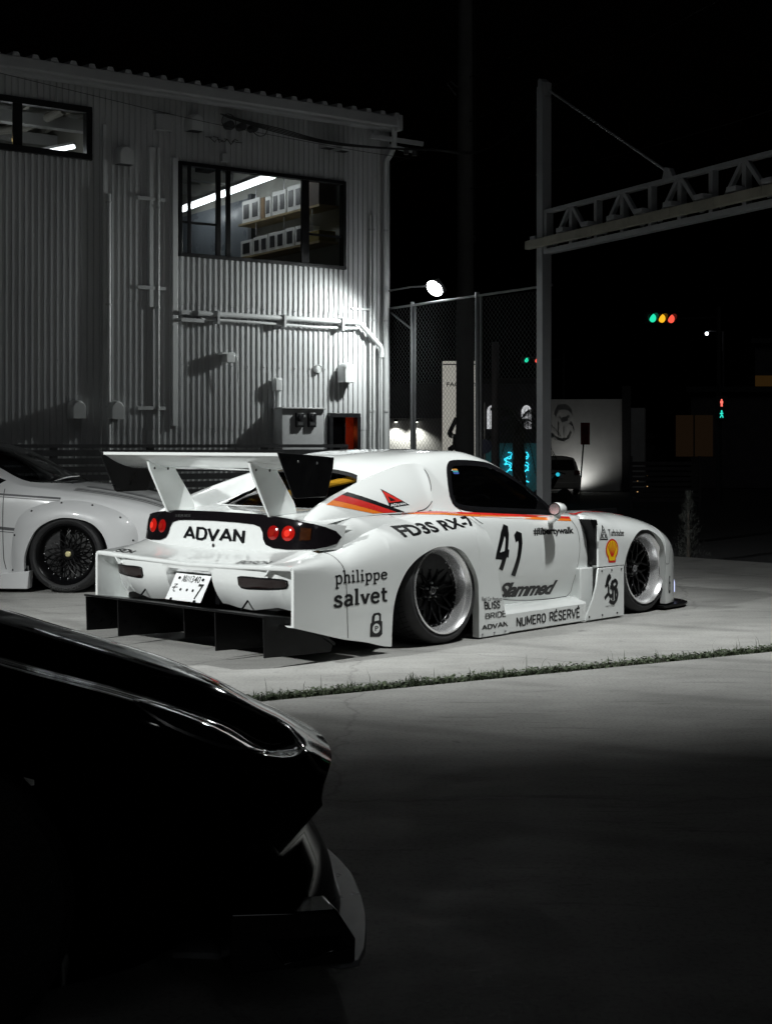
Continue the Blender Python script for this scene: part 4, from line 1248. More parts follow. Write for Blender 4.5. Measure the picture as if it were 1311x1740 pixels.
# rear words
def tail_word(s, box, off, m=VINYL, bold=.03, nu=10):
    V, F = text_mesh(s, bold); V, F = dice(V, F, nu, 2); V = fit(V, box)
    MB().add([tail_pt(y, z, off) for y, z in V], F).build('lettering', m, car, smooth=False)
block('ADVAN', ((.300, .676), (-.300, .676), (-.300, .764), (.300, .764)), lambda u, v, g=0: tail_pt(u, v, .004 + .0002 * g), w=.21)
tail_word('SERIES', ((.40, .817), (.24, .822), (.24, .838), (.40, .833)), .009, mat('grey_letter', (.05, .05, .05), .4, var=.1), 0)
SHELF = bvh_of([np.array(rows)[:, :13]])
SP = top_proj(SHELF, .003)
for y0, y1 in ((.90, .62), (-.42, -.70)):
    block('BOSCH', ((-1.325, y0), (-1.325, y1), (-1.262, y1), (-1.262, y0)), layered(SP, (0, 0, 1)), w=.18)
# small rainbow sticker inside the door glass
WP = side_proj(SHELL, -1, .0)
for k, c_ in enumerate(((.45, .20, .03), (.04, .28, .30), (.03, .07, .30))):
    z_ = 1.122 - k * .012
    MB().add([WP(.475, z_), WP(.530, z_), WP(.530, z_ - .011), WP(.475, z_ - .011)], [(0, 1, 2, 3)]).build('sticker', mat('sticker_%d' % k, c_, .5, var=.1), car)

# =================================================================== corrugated workshop
# local frame: x along the wall (0 = right corner, negative to the left), -y towards the yard
WALLP = mat('white_coated_steel', (.44, .445, .45), .45, col2=(.55, .555, .56), scale=1.6, rvar=.08, bump=.03, bscale=8, stretch=(1, 1, .25), detail=8)
TRIM = mat('pale_grey_metal', (.46, .465, .47), .45, var=.06, scale=4, rvar=.08)
FRAMEB = mat('black_aluminium', (.008, .008, .009), .4, rvar=.1, scale=8)
PVC = mat('white_pvc', (.58, .59, .59), .4, var=.05, scale=5, rvar=.08)
CLEAR = glass('window_glass', (.92, .94, .94), .0)
BANG = math.atan2(.5707, .8211)
bld = thing('workshop_building', 'two storey workshop clad in pale corrugated steel with lit upstairs windows', 'building', (0, 20, 0), BANG)
WX0, EAVE = -11.5, 5.745
HOLES = [(-6.70, -4.376, 4.742, 5.392), (-3.206, -.690, 3.670, 4.873), (-.966, -.468, .25, 1.715)]
pitch, dep = .079, .017
prof = []
x = WX0
while x < -.02:
    prof += [(x, 0), (x + .038, 0), (x + .046, -dep), (x + .071, -dep)]
    x += pitch
prof = [(min(a, -.012), c) for a, c in prof if a < 0] + [(-.006, 0)]
def prof_y(xq):
    return float(np.interp(xq, [p[0] for p in prof], [p[1] for p in prof]))
cuts = sorted({h[k] for h in HOLES for k in (0, 1)})
pts = sorted(set([(round(a, 5), round(c, 5)) for a, c in prof] + [(c, round(prof_y(c), 5)) for c in cuts]))
def wall_panel(name, z0, z1, dy):
    b = MB()
    for (xa, ya), (xb, yb) in zip(pts[:-1], pts[1:]):
        if xb - xa < 1e-5: continue
        xm = (xa + xb) / 2; segs = [(z0, z1)]
        for hx0, hx1, hz0, hz1 in HOLES:
            if hx0 < xm < hx1:
                ns = []
                for a, c in segs:
                    if hz0 > a: ns.append((a, min(c, hz0)))
                    if hz1 < c: ns.append((max(a, hz1), c))
                segs = [s_ for s_ in ns if s_[1] - s_[0] > 1e-4]
        for a, c in segs:
            b.add([(xa, ya + dy, a), (xb, yb + dy, a), (xb, yb + dy, c), (xa, ya + dy, c)], [(0, 1, 2, 3)])
    me = bpy.data.meshes.new(name); me.from_pydata(b.v, [], b.f)
    bm = bmesh.new(); bm.from_mesh(me); bmesh.ops.remove_doubles(bm, verts=bm.verts, dist=1e-5); bm.to_mesh(me); bm.free()
    return link(name, me, WALLP, bld, smooth=False)
wall_panel('wall_sheet', 0.0, 1.50, .006)
wall_panel('wall_sheet', 1.49, 3.10, 0.0)
wall_panel('wall_sheet', 3.085, EAVE, -.006)
# core of the building: side, back and a solid behind the sheets
b = MB().box(-.02, .03, -.03, 9, 0, EAVE); b.box(WX0, -.02, 8.9, 9, 0, EAVE); b.box(WX0 - .05, WX0, -.02, 9, 0, EAVE); b.build('end_wall', WALLP, bld)
MB().box(-.10, .04, -.034, -.022, 0, EAVE).build('corner_trim', TRIM, bld, bevel=.003)
# backing boards around the rooms (dark inside)
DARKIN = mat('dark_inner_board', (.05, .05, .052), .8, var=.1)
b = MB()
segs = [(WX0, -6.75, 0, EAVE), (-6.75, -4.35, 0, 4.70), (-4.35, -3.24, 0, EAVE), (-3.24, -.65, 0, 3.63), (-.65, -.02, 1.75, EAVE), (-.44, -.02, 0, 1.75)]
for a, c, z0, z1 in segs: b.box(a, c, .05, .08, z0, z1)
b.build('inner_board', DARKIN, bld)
# roof: fascia, gutter lip, folded roof ribs
b = MB().box(WX0 - .1, .05, -.20, -.04, 5.63, 5.76); b.build('fascia', TRIM, bld, bevel=.008)
b = MB().box(WX0 - .1, .05, -.30, -.195, 5.665, 5.80); b.build('gutter', TRIM, bld, bevel=.01)
MB().box(-.02, .065, -.32, -.16, 5.61, 5.825).build('gutter_end', TRIM, bld, bevel=.01)
MB().add([(WX0 - .1, -.28, 5.79), (.06, -.28, 5.79), (.06, 9.1, 6.6), (WX0 - .1, 9.1, 6.6)], [(0, 1, 2, 3)]).build('roof_sheet', TRIM, bld)
rb = MB().add([(-.05, -.30, 5.80), (-.028, -.30, 5.848), (.028, -.30, 5.848), (.05, -.30, 5.80), (-.055, 9, 6.61), (-.032, 9, 6.66), (.032, 9, 6.66), (.055, 9, 6.61)],
              [(3, 2, 1, 0), (0, 1, 5, 4), (1, 2, 6, 5), (2, 3, 7, 6), (4, 5, 6, 7)])
rme = rb.mesh('roof_rib')
for k in range(49):
    o = link('roof_rib', rme if k else rme, None if k else TRIM, bld, 30); o.location = (-.02 - k * .235, 0, 0)

# screw heads along the sheet laps
scr = MB()
for z_ in (.75, 1.46, 2.3, 3.06, 3.9, 5.0, 5.6):
    for k in range(0, 146, 3):
        xq = WX0 + pitch * k + .0585
        if xq > -.1 or any(h[0] - .03 < xq < h[1] + .03 and h[2] - .05 < z_ < h[3] + .05 for h in HOLES): continue
        scr.box(xq - .006, xq + .006, -.031, -.015, z_ - .006, z_ + .006)
tag(scr.build('sheet_screws', TRIM, bld, smooth=False), kind='stuff')
# ---- windows
def window(x0, x1, z0, z1, mulls, transoms, sill=True, fw=.045, fd=.09):
    root = empty('window', (0, 0, 0), 0, bld)
    b = MB().box(x0, x1, -.05, .06, z1 - fw, z1).box(x0, x1, -.06, .06, z0, z0 + fw).box(x0, x0 + fw, -.05, .06, z0 + fw, z1 - fw).box(x1 - fw, x1, -.05, .06, z0 + fw, z1 - fw)
    b.build('window_frame', FRAMEB, root, bevel=.004)
    for a, c, yy in mulls: MB().box(a, c, yy, yy + .03, z0 + fw, z1 - fw).build('mullion', FRAMEB, root, bevel=.002)
    for a, c, z, yy in transoms: MB().box(a, c, yy, yy + .025, z - .014, z + .014).build('transom', FRAMEB, root)
    e = [x0 + fw] + [v for m_ in mulls for v in m_[:2]] + [x1 - fw]
    for i in range(0, len(e), 2):
        if e[i + 1] - e[i] > .01: MB().box(e[i], e[i + 1], .004, .008, z0 + fw, z1 - fw).build('pane', CLEAR, root)
    return root
window(-3.206, -.690, 3.670, 4.873, [(-3.073, -3.030, -.03), (-2.672, -2.605, -.03), (-2.515, -2.452, -.01), (-1.390, -1.270, -.03)], [(-3.16, -2.60, 4.110, -.02), (-1.27, -.735, 4.112, -.02)])
window(-6.70, -4.376, 4.742, 5.392, [(-5.364, -5.249, -.03)], [], fw=.075)
# small dark entrance with a warm glow inside
r = empty('doorway', (0, 0, 0), 0, bld)
b = MB().box(-.966, -.468, -.07, .04, 1.66, 1.715).box(-.966, -.915, -.07, .04, 0, 1.66).box(-.519, -.468, -.07, .04, 0, 1.66); b.build('door_frame', FRAMEB, r, bevel=.004)
MB().box(-.915, -.519, .005, .012, 0.02, 1.66).build('door_glass', glass('door_glass', (.85, .8, .75), .25), r)
MB().box(-.70, -.69, -.03, .0, .3, 1.66).build('door_bar', FRAMEB, r)
b = MB().box(-.95, -.48, .62, .64, 0, 1.7).box(-.96, -.95, .08, .63, 0, 1.7).box(-.49, -.48, .08, .63, 0, 1.7)
b.build('lobby_wall', mat('lobby_wall', (.30, .12, .05), .8, var=.3, scale=5), r)
o = thing('warm_lamp', 'dim orange lamp glowing inside the small dark doorway', 'lamp', (0, 20, 0), BANG)
MB().sphere((-.83, .45, 1.50), .045, 12, 8).build('bulb', lamp_mat('warm_bulb', (1, .16, .03), 3.0), o)
MB().tube([(-.83, .45, 1.54), (-.83, .45, 1.70)], .006, 6).build('cord', FRAMEB, o)
ld = bpy.data.lights.new('warm_glow', 'POINT'); ld.energy = 3.2; ld.color = (1, .16, .04); ld.shadow_soft_size = .05
lo = bpy.data.objects.new('warm_glow', ld); COL.objects.link(lo); lo.location = (-.83, .36, 1.45); lo.parent = o

# ---- room behind the wide window: we look along its right wall, which runs straight into the building
ROOMW = mat('room_wall', (.36, .37, .37), .7, var=.05, scale=3)
ROOMC = mat('room_ceiling', (.42, .42, .41), .7, var=.08, scale=3)
RWX = -.70
room = empty('upstairs_room', (0, 0, 0), 0, bld)
MB().box(-6.0, RWX, .09, 7.4, 3.30, 3.36).build('room_floor', mat('room_floor', (.10, .095, .085), .6, var=.2), room)
MB().box(-6.0, RWX + .05, 7.4, 7.45, 3.3, 5.75).build('back_wall', ROOMW, room)
MB().box(RWX, RWX + .05, .09, 7.4, 3.3, 5.75).build('right_wall', mat('pale_room_wall', (.46, .46, .42), .7, var=.05), room)
MB().box(-3.62, -3.55, .09, 1.2, 3.3, 5.75).build('left_wall', ROOMW, room)
MB().box(-6.0, RWX, .09, 7.4, 5.55, 5.6).build('ceiling', ROOMC, room)
for k in range(6): MB().box(-6.0, RWX, .9 + k * 1.1, 1.05 + k * 1.1, 5.30, 5.45).build('ceiling_beam', ROOMC, room)
MB().box(-3.2, -2.1, 2.2, 3.2, 5.00, 5.26).build('air_duct', mat('duct_grey', (.20, .20, .20), .6, var=.1), room)
MB().box(-2.55, -2.35, .5, .8, 4.93, 5.10).build('ceiling_bracket', mat('bracket_dark', (.06, .06, .06), .6, var=.1), room)
PART = mat('blue_grey_partition', (.17, .19, .21), .32, rvar=.08, var=.08, scale=2)
MB().box(RWX - .06, RWX - .005, 2.50, 7.35, 3.36, 5.0).build('partition', PART, room)
MB().box(RWX - .09, RWX - .005, 2.40, 2.50, 3.36, 5.05).build('partition_post', mat('dark_post', (.07, .075, .08), .5, var=.1), room)
tube = thing('fluorescent_batten', 'long bright fluorescent tube under the ceiling behind the wide window', 'lamp', (0, 20, 0), BANG)
TUBE = lamp_mat('tube_light', (.93, .97, 1.0), 7.0)
ta, tb2 = (-1.52, .12, 4.955), (-1.18, 4.3, 4.955)
MB().tube([ta, tb2], .038, 8).build('tube', TUBE, tube)
MB().bar((ta[0], ta[1], ta[2] + .065), (tb2[0], tb2[1], tb2[2] + .065), .13, .05).build('batten', mat('batten_white', (.7, .7, .7), .5, var=.05), tube)
def room_lamp(loc, e, parent, size=.1):
    l = bpy.data.lights.new('room_light', 'POINT'); l.energy = e; l.color = (.95, .98, 1); l.shadow_soft_size = size
    q_ = bpy.data.objects.new('room_light', l); COL.objects.link(q_); q_.location = loc; q_.parent = parent
# shelves with storage boxes on the right wall
SHW = mat('shelf_board', (.26, .20, .10), .6, var=.2, scale=6)
def shelf(z, lab):
    t = thing('shelf_board', lab, 'shelf', (0, 20, 0), BANG)
    MB().box(RWX - .32, RWX - .004, .12, 2.38, z - .03, z).build('board', SHW, t)
    for y in (.35, 1.1, 1.9): MB().tube([(RWX - .29, y, z), (RWX - .29, y, z + .55)], .008, 6).build('hanger_rod', BOLT, t)
shelf(4.56, 'upper shelf board behind the wide window'); shelf(4.065, 'lower shelf board behind the wide window')
BOXW = mat('white_storage_box', (.62, .62, .60), .5, var=.06, scale=5)
BOXD = mat('dark_box_label', (.02, .02, .02), .4, var=.1)
BOXC = mat('brown_box', (.22, .14, .07), .7, var=.15)
def store_box(y1, w, z, h, lab, m, n_lab):
    t = thing('storage_box', lab, 'box', (0, 20, 0), BANG, 'boxes on the upstairs shelves')
    MB().box(RWX - .30, RWX - .03, y1 - w, y1, z + .002, z + h).build('box_shell', m, t, bevel=.006)
    for k in range(n_lab):
        ww = w / n_lab; ya = y1 - w + k * ww
        MB().box(RWX - .307, RWX - .302, ya + ww * .2, ya + ww * .8, z + h * .18, z + h * .82).build('box_label', BOXD, t)
DKC = mat('dark_carton', (.06, .045, .035), .7, var=.2)
up = [(2.30, .52, .33, 'white storage box leftmost on the upper shelf', BOXW, 2), (1.75, .10, .31, 'narrow brown file box second on the upper shelf', BOXC, 0), (1.62, .16, .30, 'white file box third on the upper shelf', BOXW, 1), (1.42, .38, .34, 'white storage box fourth on the upper shelf', BOXW, 2), (1.00, .40, .36, 'white storage box fifth on the upper shelf', BOXW, 2), (.56, .40, .36, 'dark brown carton at the right end of the upper shelf', DKC, 0)]
lo_ = [(2.34, .34, .24, 'white storage box leftmost on the lower shelf', BOXW, 1), (1.97, .42, .25, 'white storage box second on the lower shelf', BOXW, 2), (1.52, .44, .26, 'white storage box third on the lower shelf', BOXW, 2), (1.05, .24, .27, 'white storage box fourth on the lower shelf', BOXW, 1), (.78, .22, .27, 'white storage box fifth on the lower shelf', BOXW, 1), (.52, .36, .15, 'dull yellow bundle at the right end of the lower shelf', mat('yellow_bundle', (.16, .12, .02), .7, var=.3), 0)]
for y, w, h, lab, m, n in up: store_box(y, w, 4.56, h, lab, m, n)
for y, w, h, lab, m, n in lo_: store_box(y, w, 4.065, h, lab, m, n)
# room behind the left window
r2 = empty('left_room', (0, 0, 0), 0, bld)
MB().box(-7.2, -3.95, 2.6, 2.65, 4.2, 5.75).build('back_wall', mat('left_room_wall', (.34, .33, .29), .7, var=.08), r2)
MB().box(-4.0, -3.95, .09, 2.6, 4.2, 5.75).build('side_wall', MATS['left_room_wall'], r2)
MB().box(-7.2, -3.95, .09, 2.6, 5.60, 5.65).build('ceiling', MATS['left_room_wall'], r2)
MB().box(-7.2, -3.95, .09, 2.6, 4.15, 4.2).build('room_floor', MATS['room_floor'], r2)
for k in range(5): MB().bar((-6.6 + k * .55, .3, 5.52), (-6.3 + k * .55, 2.5, 5.50), .05, .08).build('ceiling_beam', MATS['left_room_wall'], r2)
MB().tube([(-6.4, 1.6, 5.25), (-5.2, 1.5, 5.25), (-4.75, 1.2, 5.32), (-4.45, .7, 5.48)], .055, 10).build('air_pipe', MATS['left_room_wall'], r2)
t2 = thing('fluorescent_batten', 'short bright fluorescent tube in the lower corner of the top left window', 'lamp', (0, 20, 0), BANG)
MB().tube([(-4.40, .45, 4.99), (-5.05, 1.15, 4.86)], .022, 8).build('tube', TUBE, t2)
MB().bar((-4.40, .45, 5.03), (-5.05, 1.15, 4.90), .08, .03).build('batten', MATS['batten_white'], t2)
room_lamp((-5.0, .8, 4.75), 4.5, t2, .2)
t3 = thing('hanging_lamp', 'small warm lamp at the left edge behind the top left window', 'lamp', (0, 20, 0), BANG)
MB().sphere((-5.50, .5, 4.99), .05, 12, 8, (1.4, 1, .6)).build('bulb', lamp_mat('amber_bulb', (1, .72, .32), 3.5), t3)
MB().tube([(-5.5, .5, 5.02), (-5.5, .5, 5.6)], .005, 6).build('cord', FRAMEB, t3)
MB().lathe([(.02, .10), (.10, .02)], 16, 'z', c=(-5.5, .5, 4.97)).build('lamp_shade', mat('lamp_shade', (.25, .2, .1), .5, var=.1), t3)

# ---- wall furniture
def hood_vent(x, z, w=.20, h=.26, d=.17):
    r_ = h; pts2 = [(-w / 2, 0)] + [(w / 2 * math.cos(t), h - w / 2 + w / 2 * math.sin(t)) for t in np.linspace(math.pi, 0, 13)] + [(w / 2, 0)]
    b = MB(); n = len(pts2)
    rows_ = []
    for yy, sc in ((-.02, 1.0), (-.02 - d * .55, 1.0), (-.02 - d * .85, .93), (-.02 - d, .80)):
        rows_.append([(x + a * sc, yy, z + (c - 0) * (1 if sc == 1 else (.97 if sc > .9 else .88))) for a, c in pts2])
    b.grid(rows_); b.add(rows_[-1], [tuple(range(n))])
    v = b.build('vent_hood', PVC, bld, 40)
    MB().box(x - w * .42, x + w * .42, -.02 - d * .8, -.03, z + .004, z + .010).build('vent_louvre', FRAMEB, v)
    return v
for x, z, w, h in ((-4.60, 1.60, .19, .225), (-4.10, 1.60, .19, .225), (-.715, 2.13, .20, .27), (-3.985, 4.72, .21, .24), (-3.02, 5.25, .20, .22), (-1.02, 5.27, .18, .10), (-.79, 5.255, .16, .10)): hood_vent(x, z, w, h)
# pipes: pair of insulated lines with elbow down at the right
b = MB().tube([(-2.98, -.10, 2.955), (-.56, -.10, 2.955), (-.50, -.10, 2.945), (-.16, -.10, 2.64), (-.144, -.10, 2.60), (-.144, -.10, 2.49)], .034, 12); b.build('insulated_pipe', PVC, bld)
b = MB().tube([(-2.92, -.085, 2.885), (-2.2, -.085, 2.88), (-1.7, -.085, 2.87), (-1.2, -.085, 2.86), (-.56, -.085, 2.875), (-.50, -.085, 2.885)], .018, 10); b.build('drain_pipe', PVC, bld)
b = MB().tube([(-.144, -.095, 2.49), (-.144, -.095, 0)], .018, 10); b.build('drain_pipe', PVC, bld)
for x in (-2.70, -1.71, -.80):
    MB().box(x - .016, x + .016, -.15, -.02, 2.83, 3.00).build('pipe_clip', TRIM, bld)
b = MB().box(-3.20, -2.88, -.10, -.03, 2.93, 2.985).box(-3.20, -2.88, -.10, -.03, 2.84, 2.885); b.build('pipe_bracket', TRIM, bld)
MB().box(-.60, -.26, -.05, -.02, 3.135, 3.16).build('pipe_bracket', TRIM, bld)
for x in (-.10, .0 - .012):
    pass
def downpipe(x, r_, y, z0, z1, m=PVC, name='downpipe'):
    MB().tube([(x, y, z0), (x, y, z1)], r_, 12).build(name, m, bld)
    z = z0 + .5
    while z < z1:
        MB().lathe([(r_ + .006, -.012), (r_ + .008, 0), (r_ + .006, .012)], 14, 'z', c=(x, y, z)).build('pipe_strap', TRIM, bld); z += 1.25
downpipe(-.055, .038, -.075, 0, 5.12)
MB().tube([(-.055, -.075, 5.12), (-.055, -.09, 5.22), (-.02, -.14, 5.30), (.0, -.19, 5.40), (.0, -.2, 5.66)], .040, 12).build('downpipe', PVC, bld)
downpipe(-.245, .022, -.055, 0, 4.45, name='conduit'); downpipe(-.30, .016, -.05, 0, 4.45, name='conduit')
downpipe(-4.175, .030, -.065, 0, 4.35); downpipe(-3.50, .017, -.05, 0, 5.0, name='conduit')
MB().box(-3.31, -3.235, -.07, -.02, 1.52, 4.9).build('cable_duct', PVC, bld, bevel=.006)
MB().box(-4.245, -4.20, -.06, -.02, 0, 5.2).build('cable_duct', PVC, bld, bevel=.006)
MB().box(-3.62, -3.53, -.05, -.02, 3.0, 5.0).build('cable_duct', PVC, bld, bevel=.006)
for z in (1.72, 3.22, 4.33):
    MB().box(-3.78, -3.40, -.055, -.022, z, z + .045).build('pipe_bracket', TRIM, bld)
# dial and conduit cover, meter cabinet
MB().lathe([(0, -.060), (.030, -.060), (.034, -.052), (.046, -.052), (.050, -.062), (.056, -.055), (.058, -.02)], 28, 'y', c=(-1.135, 0, 2.305)).build('round_vent', PVC, bld)
b = MB().box(-1.855, -1.745, -.13, -.02, 1.99, 2.16); b.build('conduit_cover', PVC, bld, bevel=.02, seg=3)
MB().tube([(-1.785, -.07, 1.99), (-1.785, -.07, 0)], .038, 10).build('conduit', PVC, bld)
cab_ = empty('meter_cabinet', (0, 0, 0), 0, bld)
MB().box(-1.83, -1.19, -.26, -.02, .40, 1.755).build('cabinet_shell', TRIM, cab_, bevel=.006)
MB().box(-1.86, -1.165, -.30, -.02, 1.755, 1.775).build('cabinet_roof', TRIM, cab_, bevel=.004)
for x in (-1.635, -1.445):
    m_ = MB().box(x, x + .12, -.30, -.262, 1.515, 1.705).build('power_meter', FRAMEB, cab_, bevel=.008)
    MB().lathe([(0, -.312), (.030, -.310), (.036, -.300)], 18, 'y', c=(x + .06, 0, 1.645)).build('meter_dial', mat('meter_dial', (.02, .02, .022), .15, rvar=.05), cab_)
    MB().box(x + .02, x + .10, -.304, -.300, 1.54, 1.58).build('meter_label', mat('meter_label', (.05, .05, .05), .5, var=.1), cab_)
# old lamp arm with wire
b = MB().box(-2.66, -2.46, -.16, -.02, 2.44, 2.47).box(-2.60, -2.48, -.18, -.05, 2.34, 2.44); b.build('wall_lamp_bracket', PVC, bld, bevel=.006)
MB().tube([(-2.46, -.14, 2.45), (-2.43, -.15, 2.38), (-2.415, -.14, 2.22), (-2.41, -.13, 2.10)], .008, 6).build('lamp_cable', PVC, bld)
# insulators and overhead service cables
INS = mat('insulator', (.06, .06, .062), .4, var=.1)
for x in (-2.52, -2.34, -2.17):
    MB().lathe([(0, -.16), (.05, -.15), (.055, -.11), (.03, -.09), (.05, -.06), (.05, -.02)], 14, 'y', c=(x, 0, 5.40)).build('insulator', INS, bld)
MB().box(-2.62, -2.52, -.10, -.02, 4.93, 5.03).build('junction_box', TRIM, bld, bevel=.006)
MB().box(-3.55, -3.33, -.10, -.02, 5.22, 5.42).build('junction_box', TRIM, bld, bevel=.006)
cb = mat('black_cable', (.012, .012, .012), .6, var=.2)
for k in range(4):
    P_ = [(-2.66 + .03 * k, -.12, 5.52 - .01 * k), (-2.3, -.16, 5.47 - .012 * k), (-1.8, -.20, 5.42 - .02 * k), (-1.2, -.28, 5.33 - .012 * k), (-.5, -.4, 5.31 - .006 * k), (.4, -.5, 5.36 - .004 * k), (1.4, -.6, 5.50), (5.0, 2.0, 7.2 + .1 * k)]
    MB().tube(catmull(P_, 6), .008, 5).build('service_cable', cb, bld)
lp2 = [(-2.55 + .10 * math.sin(t), -.14, 5.43 + .10 * math.cos(t)) for t in np.linspace(0, 6.28, 22)]
MB().tube(lp2, .006, 5).build('service_cable', cb, bld)
MB().tube(catmull([(-2.2, -.12, 5.36), (-2.12, -.15, 5.30), (-2.02, -.15, 5.33), (-1.98, -.16, 5.44)], 6), .006, 5).build('service_cable', cb, bld)
rnd = random.Random(5)
b = MB()
for k in range(9):
    x = -2.83 + k * .055; b.tube([(x, -.03, 5.22 + rnd.uniform(-.03, .02)), (x + rnd.uniform(.02, .08), -.05, 5.21 + rnd.uniform(-.05, .03)), (x + .09, -.04, 5.19 + rnd.uniform(-.03, .04))], .005, 5)
tag(b.build('dead_vine', mat('dead_vine', (.03, .028, .025), .9, var=.2), bld), kind='stuff')
MB().tube(catmull([(-6.2, -.3, 5.62), (-4.5, -.3, 5.47), (-2.9, -.3, 5.34), (-1.0, -.3, 5.26), (.2, -.3, 5.24)], 8), .004, 5).build('service_cable', cb, bld)
# bracket arms at the top right corner
b = MB().bar((-.35, -.12, 5.52), (.42, -.30, 5.47), .05, .06).bar((-.05, -.12, 5.42), (.30, -.25, 5.36), .04, .05); b.build('eave_bracket', TRIM, bld, bevel=.004)
for x in (.16, .30): MB().lathe([(0, 0), (.035, .0), (.04, .05), (.02, .1)], 12, 'z', c=(x, -.26, 5.30)).build('insulator', INS, bld)

# ---- slatted guard fence in front of the wall
gf_ = thing('slat_fence', 'low dark horizontal slat fence standing in front of the corrugated wall', 'fence', (0, 20, 0), BANG)
FEN = mat('grey_fence_paint', (.10, .10, .105), .6, var=.15, scale=5)
for z0, z1 in ((1.25, 1.29), (1.155, 1.225), (1.06, 1.13), (.965, 1.035), (.87, .94), (.775, .845), (.68, .75), (.585, .655), (.49, .56), (.395, .465), (.30, .37), (.205, .275)):
    MB().box(-6.5, -1.23, -.92, -.90, z0, z1).build('slat', FEN, gf_)
for x in (-6.4, -5.2, -4.0, -2.45, -1.26):
    MB().box(x - .04, x + .04, -.90, -.84, 0, 1.27).build('post', FEN, gf_, bevel=.004)

# ---- bright floodlight at the corner of the building
FL = np.array([.649, 19.20, 3.375])
fl = thing('wall_floodlight', 'glaring white floodlight on a bracket above the chain link fence', 'floodlight', (FL[0], FL[1], FL[2]))
W3 = Vector((.8211, .5707, 0)); N3 = Vector((.5707, -.8211, 0))
dirv = (W3 * -.75 + N3 * -.15 + Vector((0, 0, -.60))).normalized()
qf = dirv.to_track_quat('-Z', 'Y')
hb = MB().box(-.15, .15, -.10, .10, .01, .07); hb.v = [tuple(qf @ Vector(p)) for p in hb.v]; hb.build('lamp_head', LHEAD, fl, bevel=.006)
le = MB().sphere((0, 0, 0), .115, 18, 10, (1.45, 1, .5)); le.v = [tuple(qf @ Vector(p)) for p in le.v]
le.build('lamp_lens', lamp_mat('flood_lens', (.95, .99, 1.0), 45.0), fl)
MB().tube([(0, 0, .04), tuple(N3 * -.3 + W3 * -.15 + Vector((0, 0, .04))), tuple(Vector((0, 20, 3.42)) - Vector(FL))], .014, 8).build('bracket', LHEAD, fl)
ld = bpy.data.lights.new('flood_beam', 'SPOT'); ld.energy = 300; ld.spot_size = rad(134); ld.spot_blend = .65; ld.shadow_soft_size = .06; ld.color = (.94, 1.0, .98)
lo = bpy.data.objects.new('flood_beam', ld); COL.objects.link(lo); lo.parent = fl; lo.location = dirv * .14; lo.rotation_euler = qf.to_euler()
# =================================================================== chain link fence
FD = np.array([.60, -.80]); F0 = np.array([.06, 19.98])
fence = thing('chain_link_fence', 'tall chain link fence between the workshop corner and the gate frame', 'fence', (F0[0], F0[1], 0), math.atan2(FD[1], FD[0]))
FH = 3.2; FLEN = 3.15
def post(t, h, r_): MB().tube([(t, 0, -.2), (t, 0, h)], r_, 10).build('fence_post', GALV, fence)
post(.50, FH + .03, .028); post(.56, FH, .016); post(1.86, FH + .05, .030); post(1.93, FH, .016)
MB().tube([(0, 0, FH - .02), (FLEN + .1, 0, FH + .02)], .016, 8).build('top_rail', GALV, fence)
MB().tube([(.02, 0, 3.12), (.50, 0, 2.85)], .014, 8).build('brace', GALV, fence)
b = MB(); st = .072
def clipline(t0, sgn):
    # wire t = t0 + sgn * z inside 0..FLEN, 0..FH
    za = 0.05; zb_ = FH - .03
    ta_, tb_ = t0 + sgn * za, t0 + sgn * zb_
    lo_z, hi_z = za, zb_
    if sgn > 0: lo_z = max(za, -t0); hi_z = min(zb_, FLEN - t0)
    else: lo_z = max(za, t0 - FLEN); hi_z = min(zb_, t0)
    return (lo_z, hi_z) if hi_z - lo_z > .02 else None
t0 = -FH
while t0 < FLEN:
    r_ = clipline(t0, 1)
    if r_: b.tube([(t0 + r_[0], .002, r_[0]), (t0 + r_[1], .002, r_[1])], .0018, 3, cap=False)
    t0 += st
t0 = 0
while t0 < FLEN + FH:
    r_ = clipline(t0, -1)
    if r_: b.tube([(t0 - r_[0], -.003, r_[0]), (t0 - r_[1], -.003, r_[1])], .0018, 3, cap=False)
    t0 += st
tag(b.build('wire_mesh', mat('fence_wire', (.10, .10, .105), .6, metal=.3, var=.1), fence, smooth=False), kind='stuff')

# =================================================================== gate frame with lattice girder
GATE = mat('grey_gate_paint', (.23, .235, .245), .5, var=.06, scale=5, rvar=.08)
GATEW = mat('weathered_beam', (.22, .21, .17), .7, var=.15, scale=5)
GP = np.array([1.90, 17.30]); GDIR = math.atan2(-.893, .451)
gate = thing('gate_frame', 'tall grey steel gate frame with a lattice girder reaching to the right', 'gate', (GP[0], GP[1], 0), GDIR)
MB().box(-.065, .065, -.065, .065, -.2, 5.60).build('gate_post', GATE, gate, bevel=.006)
MB().prism([(-.06, 5.60), (.06, 5.60), (.06, 5.64), (-.03, 5.70), (-.06, 5.68)], -.05, .05).build('post_cap', GATE, gate)
LEN = 8.2; ZB, ZT = 3.60, 4.10
MB().box(.068, LEN, -.045, .045, ZT - .045, ZT).build('top_chord', GATE, gate, bevel=.004)
MB().box(.068, LEN, -.055, .055, ZB - .03, ZB + .03).build('bottom_chord', GATE, gate, bevel=.004)
for k in range(12):
    x0 = -.22 + k * .70
    MB().box(x0, x0 + .695, -.135, -.06, ZB + .055, ZB + .155).build('guide_beam', GATEW, gate, bevel=.004)
MB().box(.07, .13, -.05, .05, ZB + .03, ZT - .045).build('end_plate', GATE, gate, bevel=.003)
MB().box(-.19, -.07, -.08, .05, ZB + .17, ZB + .21).build('post_bracket', GATE, gate)
